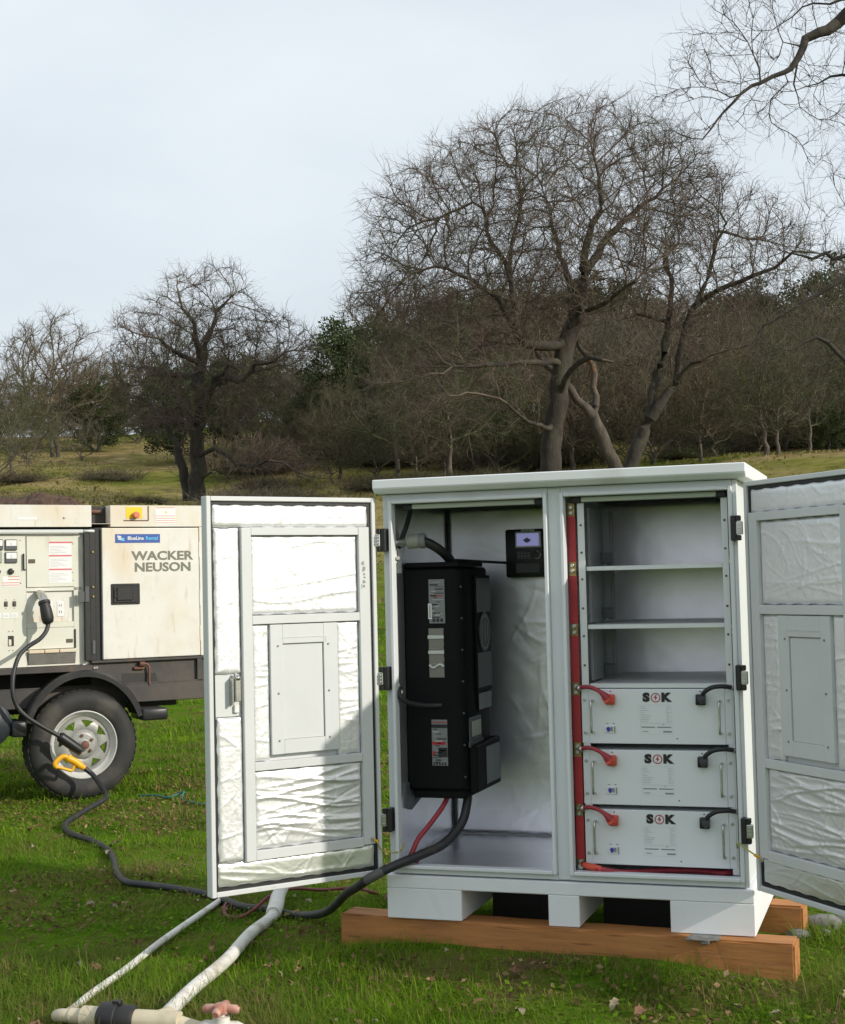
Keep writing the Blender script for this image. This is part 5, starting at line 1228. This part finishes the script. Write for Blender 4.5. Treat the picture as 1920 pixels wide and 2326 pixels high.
pol = [([(200, 640), (420, 560), (560, 100), (800, 0), (1100, -60), (1700, -60), (1700, 720), (1250, 760), (900, 900), (760, 1100), (520, 1000), (330, 1060), (300, 800)], 420), ([(1180, 960), (1562, 760), (1800, 760), (1800, 1500), (1500, 1400), (1250, 1250)], 110),
       ([(1000, 1650), (1250, 1500), (1700, 1350), (1800, 2500), (1300, 2600), (1050, 2400), (900, 2300)], 260)]
att = np.concatenate([crown_points([fN(*p) for p in pl], n, ZN, .7, rng) for pl, n in pol])
P, pr_ = grow(nodes, par, att, .16, 2.2, .24, 140, rng, .24)
tree_obj('oak_tree', 'near bare oak reaching dark crooked limbs into the top right of the picture', 'tree', gN, tree_geo(P, pr_, radii(P, pr_, .0042, 2.5, np.array(fl)), .016, rng, .42, .0034, 2, .008), (mat('near_oak_bark', (.05, .042, .033), .9, var=.5, vscale=9, bump=.8, bscale=40, bdist=.01), mat('near_oak_twigs', (.075, .06, .05), .9, var=.4, vscale=2)), None)

# ------------------------------------------------------------------ wood on the hill: several kinds, copied
def generic(seed, H, W, trunk_frac, n_att, multi=1, tw=3, D=.55, tip=.026, lean=0.):
    rng = np.random.default_rng(seed); limbs = []
    for k in range(multi):
        a = rng.uniform(0, 6.28); off = np.array([math.cos(a), math.sin(a)])*(.35*k); ln = rng.normal(0, .10, 2)+off*.12
        hh = H*trunk_frac*rng.uniform(.9, 1.3); r0 = .022*H/(1+.35*(multi-1))
        pl = [(off[0], off[1], -.4, r0)]
        for s in range(1, 6):
            q = s/5; pl.append((off[0]+ln[0]*hh*q*1.5+rng.normal(0, .12), off[1]+ln[1]*hh*q*1.5+rng.normal(0, .12), hh*q*1.5, r0*(1-.62*q)))
        limbs.append(pl)
    nodes, par, fl = limb_nodes(limbs, D) if multi == 1 else limb_nodes(limbs[:1], D)
    for pl in limbs[1:]:
        n2, p2, f2 = limb_nodes([pl], D); o = len(nodes); nodes += n2; par += [(0 if q < 0 else q+o) for q in p2]; fl += f2
    z0 = H*trunk_frac*.75; A = []
    while len(A) < n_att:
        p = rng.uniform(-1, 1, 3); q = (p**2).sum()
        if q > 1 or p[2] < -.75: continue
        bump = 1+.16*math.sin(3*math.atan2(p[1], p[0])+seed)+.1*math.sin(7*math.atan2(p[1], p[0])+2*seed)
        A.append((p[0]*W/2*bump, p[1]*W/2*bump, z0+(H-z0)*(p[2]*.5+.5)*(1+.05*math.sin(5*p[0]+seed))))
    P, pr_ = grow(nodes, par, np.array(A), D, 6.5, D*1.7, 90, rng, .24)
    return tree_geo(P, pr_, radii(P, pr_, tip, 2.35, np.array(fl)), .09, rng, 1.15, .017, tw, .06)
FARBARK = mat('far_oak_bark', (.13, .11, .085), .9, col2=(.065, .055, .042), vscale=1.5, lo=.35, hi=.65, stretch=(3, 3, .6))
kinds = []
for i, (sd, H, W, tf, na, mu) in enumerate([(1, 10.5, 10., .17, 780, 1), (2, 12., 9.5, .22, 760, 2), (3, 9., 9.5, .10, 760, 1), (4, 11., 8., .24, 640, 1), (5, 8., 9., .08, 700, 2)]):
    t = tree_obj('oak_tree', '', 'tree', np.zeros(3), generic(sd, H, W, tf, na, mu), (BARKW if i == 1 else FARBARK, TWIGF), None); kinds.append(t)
used = set()
def plant(k, px, d, s, label, group=None, rz=None, lift=0., rs=random):
    t = kinds[k] if k not in used else copy_tree(kinds[k]); used.add(k)
    t.location = Vector(on_ground(px, d, lift)); t.rotation_euler = (0, 0, rs.uniform(0, 6.28) if rz is None else rz); q = s*rs.uniform(.94, 1.06); t.scale = (q, q, q*rs.uniform(.92, 1.08)); t['label'] = label
    if group: t['group'] = group
    return t
plant(1, 130, 112, 1.02, 'pale-trunked forked oak at the far left edge of the hill', None, 1.0)
plant(3, 95, 118, .95, 'slim bare oak just left of the pale forked oak at far left', None, 2.0)
plant(0, 28, 92, .62, 'low brown bare oak at the left edge of the picture', None, 2.2)
plant(2, 215, 120, .98, 'bare oak between the pale forked oak and the lone dark oak')
rs = random.Random(12)
ROWN = ('at the front edge of the wood', 'just inside the front edge of the wood', 'in the middle of the wood', 'towards the back of the wood', 'at the far back of the wood')
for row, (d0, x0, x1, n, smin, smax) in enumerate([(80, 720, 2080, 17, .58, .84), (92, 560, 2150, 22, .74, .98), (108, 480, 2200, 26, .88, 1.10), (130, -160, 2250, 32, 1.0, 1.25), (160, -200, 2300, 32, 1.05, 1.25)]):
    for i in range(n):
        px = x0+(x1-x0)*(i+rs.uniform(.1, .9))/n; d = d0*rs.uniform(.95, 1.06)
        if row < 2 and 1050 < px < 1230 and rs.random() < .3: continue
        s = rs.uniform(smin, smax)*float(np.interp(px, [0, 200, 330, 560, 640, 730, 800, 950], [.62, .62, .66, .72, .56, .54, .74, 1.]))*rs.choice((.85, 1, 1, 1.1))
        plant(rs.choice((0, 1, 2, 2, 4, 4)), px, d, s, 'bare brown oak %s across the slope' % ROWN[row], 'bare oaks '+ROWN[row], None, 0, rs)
for i in range(22):
    plant(rs.choice((2, 4)), -120+640*(i+rs.random())/22, rs.uniform(150, 166), rs.uniform(.36, .5), 'low distant thicket tree on the skyline behind the left oaks', 'thicket along the left skyline', None, 0, rs)
for i, (px, d, s, lab) in enumerate([(-25, 84, .62, 'brown thicket tree cut by the left edge of the picture'), (62, 100, .5, 'small brown thicket tree below the pale forked oak at far left'), (185, 108, .48, 'small bare thicket tree between the far left oaks and the lone oak')]):
    plant(4, px, d, s, lab, None, None, 0, rs)
# young trunks standing in the right-hand grass
for i, (px, d, s) in enumerate([(1600, 74, .50), (1745, 70, .54), (1775, 70.5, .5), (1840, 76, .56), (1690, 86, .55), (955, 76, .42), (1010, 80, .5), (770, 84, .5)]):
    lab = ['thin bare tree in the grass just above the right end of the cabinet roof', 'left of two bare trunks standing close together above the right door', 'right of two bare trunks standing close together above the right door', 'dark straight bare trunk above the middle of the right door top',
           'small bare tree between the cabinet roof end and the paired trunks', 'small crooked bare tree on orange litter left of the great oak', 'small bare tree close to the left of the great oak trunk', 'small pale forked tree between the lone oak and the cabinet roof'][i]
    plant(3 if i % 2 else 0, px, d, s, lab)

# evergreen oaks: dark leafy crowns
LEAFD = tint_mat('evergreen_leaves', (.032, .048, .02), (.058, .078, .032), (.09, .108, .05), .6, .15)
def leafy(seed, W, H, nclump, nleaf, size, name, label, cat, m):
    rng = np.random.default_rng(seed); c = []
    while len(c) < nclump:
        p = rng.uniform(-1, 1, 3)
        if (p**2).sum() > 1 or (p**2).sum() < .1: continue
        c.append((p[0]*W/2, p[1]*W/2, H*.55+p[2]*H*.45))
    c = np.array(c); cid = np.repeat(np.arange(nclump), nleaf//nclump); sz = rng.uniform(.5, 1., nclump)*W*.13
    V = c[cid]+nrm(rng.normal(0, 1, (len(cid), 3)))*(rng.uniform(0, 1, (len(cid), 1))**.45)*sz[cid][:, None]*np.array([1, 1, .7])
    Pl, Fl = tuft_leaves(V, size, rng); t = thing(name, label, cat)
    tint = np.clip(np.repeat(rng.uniform(.15, .85, nclump)[cid]+rng.normal(0, .15, len(cid)), 4), 0, 1)
    np_mesh('crown', Pl, Fl, m, t, attr=tint)
    bm = NB(); tube(bm, [(0, 0, -.3), (.1, .05, H*.2), (.0, .1, H*.5)], [.03*H, .022*H, .012*H], 8)
    for k in range(9):
        q = c[k*nclump//9]; tube(bm, [(0, .05, H*.25), (q[0]*.5, q[1]*.5, H*.3+q[2]*.3), tuple(q)], [.012*H, .008*H, .004*H], 5)
    obj('trunk', bm, BARK, t, True); return t
ev = leafy(3, 9, 10, 150, 21000, .22, 'evergreen_oak', '', 'tree', LEAFD)
for i, (px, d, s, lab) in enumerate([(830, 96, .95, 'dark evergreen tree left of the great oak crown'), (1170, 128, 1.18, 'dark evergreen tree showing behind the great oak limbs'), (1945, 120, 1.2, 'dark evergreen tree at the right edge of the picture'),
                                     (225, 118, .62, 'dark evergreen oak left of the lone dark oak'), (535, 105, .72, 'dark evergreen oak behind the crown of the lone dark oak'), (1075, 112, 1.05, 'dark evergreen tree behind the left boughs of the great oak'), (1380, 130, 1.22, 'dark evergreen tree behind the leaning oak trunks'), (1700, 125, 1.1, 'dark evergreen tree in the wood above the right end of the roof'), (920, 100, .62, 'low dark evergreen in the wood left of the great oak trunk'), (1130, 96, .6, 'low dark evergreen in the wood close behind the great oak trunk'), (1530, 104, .7, 'low dark evergreen in the wood right of the leaning oak'), (1800, 108, .75, 'low dark evergreen in the wood above the right door'), (760, 108, .55, 'low dark evergreen at the dip in the treeline left of the great oak'), (700, 100, .42, 'green round bush on the slope right of the lone oak'), (1890, 78, .26, 'bright green bush above the far right door corner'), (405, 100, .74, 'grey-green evergreen behind the lone dark oak trunk')]):
    t = ev if i == 0 else copy_tree(ev)
    t.location = Vector(on_ground(px, d)); t.scale = (s, s, s*1.02); t.rotation_euler = (0, 0, i*1.7); t['label'] = lab

# dry brush and spoil heaps on the slope
def brush(seed, n, W, H):
    rng = np.random.default_rng(seed); P0 = np.concatenate([rng.normal(0, W*.22, (n, 2)), np.zeros((n, 1))], 1)
    d = nrm(np.concatenate([rng.normal(0, .7, (n, 2)), rng.uniform(.35, 1.2, (n, 1))], 1)); S, E_, DD, A, B = [], [], [], [], []
    L_ = H*rng.uniform(.4, 1., n); p = P0
    for s in range(4):
        q = p+d*(L_/4)[:, None]; S.append(p); E_.append(q); DD.append(d); A.append(np.full(n, .012*(1-s*.2))); B.append(np.full(n, .012*(1-(s+1)*.2)))
        for _ in range(2):
            sd = nrm(d+rng.normal(0, .7, d.shape)); S.append(q); E_.append(q+sd*(L_*.3)[:, None]); DD.append(sd); A.append(np.full(n, .008)); B.append(np.full(n, .004))
        d = nrm(d+rng.normal(0, .35, d.shape)); p = q
    S, E_, DD, A, B = (np.concatenate(x) for x in (S, E_, DD, A, B)); return segs(S, E_, DD, DD, A, B, 3)
V_, F_ = brush(1, 420, 3.4, 1.3)
b0_ = np_mesh('dry_bush', V_, F_, TWIGF); BG = 'dry bushes on the slope'
for i, (px, d, s, lab) in enumerate([(250, 88, 1.15, 'leafless grey bush on the pale slope above the generator'), (560, 62, 1.25, 'low brown brush heap right of the lone oak trunk'), (640, 66, 1.3, 'brown brush at the foot of the slope above the left door'), (610, 82, 1.1, 'dull brush on the slope behind the low oak limb'),
                                     (45, 86, 1.0, 'brown brush at the left edge above the spoil heap'), (20, 64, .9, 'dry twiggy bush at the far left beside the spoil heap'), (1560, 78, 1.0, 'dry brush between the leaning oak and the roof end'), (960, 70, 1.2, 'twiggy brush under the left limbs of the great oak'), (1120, 72, 1.2, 'twiggy brush beside the great oak trunk'), (860, 74, 1.1, 'twiggy brush above the left end of the cabinet roof'), (330, 70, .6, 'small dry bush left of the lone oak trunk')]):
    o = b0_ if i == 0 else b0_.copy()
    if i: COL.objects.link(o)
    o.location = Vector(on_ground(px, d)); o.scale = (s*1.1, s*1.1, s*.62); o.rotation_euler = (0, 0, i*2.1); tag(o, lab, 'bush', BG)
SOIL = mat('red_brown_soil', (.115, .068, .046), .95, col2=(.065, .04, .03), vscale=2, bump=.8, bscale=5, bdist=.1)
def mound(px, d, W, H, seed):
    g = on_ground(px, d); n = 40; rng = np.random.default_rng(seed); a = np.linspace(-1, 1, n); X_, Y_ = np.meshgrid(a, a)
    rr_ = np.sqrt(X_**2+Y_**2); h = H*np.clip(1-rr_**3, -.1, 1)*(.85+.3*np.sin(5*X_+seed)*np.cos(4*Y_)+.09*np.sin(13*X_+7*Y_)*np.cos(9*Y_)+.06*np.sin(23*Y_-9*X_))+rng.normal(0, .09*H, X_.shape)
    xx = g[0]+X_*W/2; yy = g[1]+Y_*W/2; V = np.stack([xx, yy, hgt(xx, yy)+h-.05], -1).reshape(-1, 3); I = np.arange(n*n).reshape(n, n)
    o = np_mesh('dirt_mound', V, np.stack([I[:-1, :-1], I[:-1, 1:], I[1:, 1:], I[1:, :-1]], -1).reshape(-1, 4), SOIL, smooth=True); o['kind'] = 'structure'
mound(88, 60, 3.6, .62, 2); mound(30, 63, 4.4, .6, 4)

rs = random.Random(88)
for i in range(26):
    px = 560+1500*(i+rs.random())/26; d = rs.uniform(84, 112); o = b0_.copy(); COL.objects.link(o); s = rs.uniform(1.3, 2.1)
    o.location = Vector(on_ground(px, d)); o.scale = (s*1.15, s*1.15, s); o.rotation_euler = (0, 0, rs.uniform(0, 6)); tag(o, 'twiggy undergrowth bush between the trunks of the wood', 'bush', 'undergrowth bushes in the wood')
# ------------------------------------------------------------------ grass, leaf litter
GRASS = tint_mat('grass_blades', (.27, .19, .09), (.098, .205, .013), (.26, .37, .03), .6, .4)
rng = np.random.default_rng(77)
def patch(x, y):
    q = .5+.26*np.sin(x*1.7+y*1.1+.6+1.2*np.sin(y*.9))*np.sin(y*2.3-x*.8)+.2*np.sin(x*4.1-y*3.3+1.9+np.sin(x*2.2))*np.cos(y*4.7+x*1.3)
    return q+.12*np.sin(x*9.3+y*3.1)*np.sin(y*10.7-x*2.9+.7)+.08*np.sin(x*21.+1.1*y)*np.sin(y*19.-x*3)
def scatter(d0, d1, n, pad=1.22):
    d = np.sqrt(rng.uniform(d0*d0, d1*d1, n)); l = d*(rng.uniform(-1, 1, n)*960*pad/FPX)
    return CAM[0]+FH[0]*d+RH[0]*l, CAM[1]+FH[1]*d+RH[1]*l
def blades(d0, d1, n, hmin, hmax, wd, name, tall=None):
    x, y = scatter(d0, d1, n); p = patch(x, y)
    keep = (rng.uniform(0, 1, n) < np.clip(-.05+1.25*p, .06, 1)) & ~((x > -.15) & (x < 1.3) & (y > .06) & (y < .56)) & ~((x > -.2) & (x < 1.35) & (np.abs(y-.028+.06*(x+.18)-.055) < .075))
    x, y, p = x[keep], y[keep], p[keep]; n = len(x); z = hgt(x, y)-.004
    h = rng.uniform(hmin, hmax, n)*(.45+.9*p)*np.where(rng.uniform(0, 1, n) < .05, 1.9, 1.)
    if tall is not None: h = h*(1+tall(x, y)*rng.uniform(.2, 1.3, n))
    a = rng.uniform(0, 2*PI, n); lean = rng.uniform(.2, 1.75, n); ca, sa = np.cos(a), np.sin(a); w_ = wd*rng.uniform(.6, 1.3, n)
    def pt(t, side):
        b = lean*h*t**1.6*.85; zz = z+h*np.maximum(t-.36*lean*t*t, .05); ww = w_*(1-t)**.7*side*.5
        return np.stack([x+ca*b-sa*ww, y+sa*b+ca*ww, zz], -1)
    V = np.stack([pt(0, -1), pt(0, 1), pt(.45, 1), pt(.45, -1), pt(.8, .9), pt(.8, -.9), pt(1, 0)], 1)
    b = (np.arange(n)*7)[:, None]
    F3 = np.concatenate([b+np.array([[0, 1, 2]]), b+np.array([[0, 2, 3]]), b+np.array([[3, 2, 4]]), b+np.array([[3, 4, 5]]), b+np.array([[5, 4, 6]])])
    p2 = patch(y*.8+4, x*.8-2); tint = np.clip(.5+.75*(p2-.5)+rng.normal(0, .15, n), .22, 1); dry = rng.uniform(0, 1, n) < .07+.22*(p < .38)+.28*(p2 < .34); tint[dry] = rng.uniform(0, .18, dry.sum())
    o = np_mesh(name, V.reshape(-1, 3), F3, GRASS, attr=np.repeat(tint, 7)); o['kind'] = 'stuff'; return o
def tallness(x, y):
    t = 1.0*np.exp(-(((y+.62)/.35)**2))*np.exp(-(((x+.35)/.9)**2)) + 1.5*np.exp(-(((x-1.8)/.5)**2+((y-.15)/.55)**2)) + .55*np.exp(-(((x-.9)/.6)**2+((y+.25)/.16)**2))
    return t
blades(3.75, 5.2, 85000, .016, .058, .0032, 'grass', tallness)
blades(5.2, 8.0, 85000, .018, .055, .0048, 'grass', tallness)
blades(8.0, 14., 85000, .025, .075, .0095, 'grass')
blades(14., 30., 45000, .05, .12, .024, 'grass')
def hill_tufts(d0, d1, n, size):
    x, y = scatter(d0, d1, n, 1.3); q = .5+.3*np.sin(x*.21+y*.13)*np.sin(y*.17-x*.09+1)+.2*np.sin(x*.6+2)*np.sin(y*.5)
    k = rng.uniform(0, 1, n) < q; x, y, q = x[k], y[k], q[k]; n = len(x); z = hgt(x, y)-.02; a = rng.uniform(0, 2*PI, n); h = size*rng.uniform(.4, 1.3, n); w_ = h*rng.uniform(.5, 1.2, n)
    ln = rng.normal(0, .35, (n, 2))*h[:, None]; ca, sa = np.cos(a)*w_*.5, np.sin(a)*w_*.5
    V = np.stack([np.stack([x-ca, y-sa, z], -1), np.stack([x+ca, y+sa, z], -1), np.stack([x+ca*.5+ln[:, 0], y+sa*.5+ln[:, 1], z+h*.8], -1), np.stack([x-ca*.3+ln[:, 1], y-sa*.3-ln[:, 0], z+h], -1)], 1).reshape(-1, 3)
    o = np_mesh('hill_grass', V, np.arange(n*4).reshape(n, 4), HILLG, attr=np.repeat(np.clip(.55*q+rng.normal(.2, .24, n), 0, 1), 4)); o['kind'] = 'stuff'
HILLG = tint_mat('hill_grass_tufts', (.28, .225, .115), (.19, .18, .065), (.13, .15, .04), .8, .3)
hill_tufts(30, 130, 60000, .11)
# broad-leaved ground cover between the blades
x, y = scatter(3.75, 9., 26000); p = patch(x+3, y-2); k = (p > .48) & ~((x > -.2) & (x < 1.35) & (y > -.12) & (y < .6)); x, y = x[k], y[k]; n = len(x)
V = np.stack([x, y, hgt(x, y)+rng.uniform(.004, .028, n)], -1); Pl, Fl = tuft_leaves(V, .020, rng, 2.2)
o = np_mesh('ground_cover', Pl, Fl, GRASS, attr=np.repeat(np.clip(rng.normal(.5, .18, n), .2, 1), 4)); o['kind'] = 'stuff'
x, y = scatter(3.75, 11., 30000); p = patch(x*.9-5, y*1.1+2); k = (p > .56) & ~((x > -.2) & (x < 1.35) & (y > -.12) & (y < .6)); x, y = x[k], y[k]; n = len(x)
V = np.stack([x, y, hgt(x, y)+rng.uniform(.004, .022, n)], -1); Pl, Fl = tuft_leaves(V, .022, rng, 1.6)
o = np_mesh('leaf_litter', Pl, Fl, tint_mat('brown_litter', (.10, .06, .035), (.20, .125, .065), (.34, .25, .14), .9, .1), attr=np.repeat(np.clip(rng.normal(.45, .25, n), 0, 1), 4)); o['kind'] = 'stuff'
# fallen oak leaves, each one its own curled leaf
LEAFM = [mat('tan_leaf', (.34, .20, .10), .8, var=.35, vscale=40), mat('brown_leaf', (.20, .10, .055), .8, var=.35, vscale=40), mat('pale_leaf', (.30, .25, .16), .8, var=.3, vscale=40)]
def leaf_mesh(seed):
    r = random.Random(seed); bm = NB(); n = 9; L_ = 1.0; rows = []
    for i in range(n):
        t = i/(n-1); wv = .26*math.sin(PI*min(1, t*1.02))**.7*(1+.35*math.sin(t*19+seed)); c = .16*math.sin(t*PI)+.10*r.uniform(-1, 1)
        rows.append([bm.verts.new((t-.5, s*wv, c+abs(s)*wv*.55*r.uniform(.6, 1.2))) for s in (-1, 0, 1)])
    for a, b in zip(rows, rows[1:]):
        for j in range(2): bm.faces.new((a[j], a[j+1], b[j+1], b[j]))
    me = bpy.data.meshes.new('fallen_leaf'); bm.to_mesh(me); bm.free(); me.materials.append(LEAFM[seed % 3]); me.shade_smooth(); return me
LM = [leaf_mesh(i) for i in range(6)]; rs = random.Random(33); LN_ = 0
while LN_ < 150:
    d = 3.9+4.6*rs.random()**1.4; l = d*rs.uniform(-1, 1)*960/FPX; x, y = CAM[0]+FH[0]*d+RH[0]*l, CAM[1]+FH[1]*d+RH[1]*l
    if -.2 < x < 1.4 and -.13 < y < .6: continue
    o = bpy.data.objects.new('fallen_leaf', LM[rs.randrange(6)]); COL.objects.link(o); s = rs.uniform(.022, .055)
    o.location = (x, y, gz(x, y)+rs.uniform(.012, .03)); o.rotation_euler = (rs.gauss(0, .35), rs.gauss(0, .35), rs.uniform(0, 6.28)); o.scale = (s, s, s)
    tag(o, 'curled dry oak leaf lying in the grass', 'leaf', 'dry oak leaves fallen on the grass'); LN_ += 1
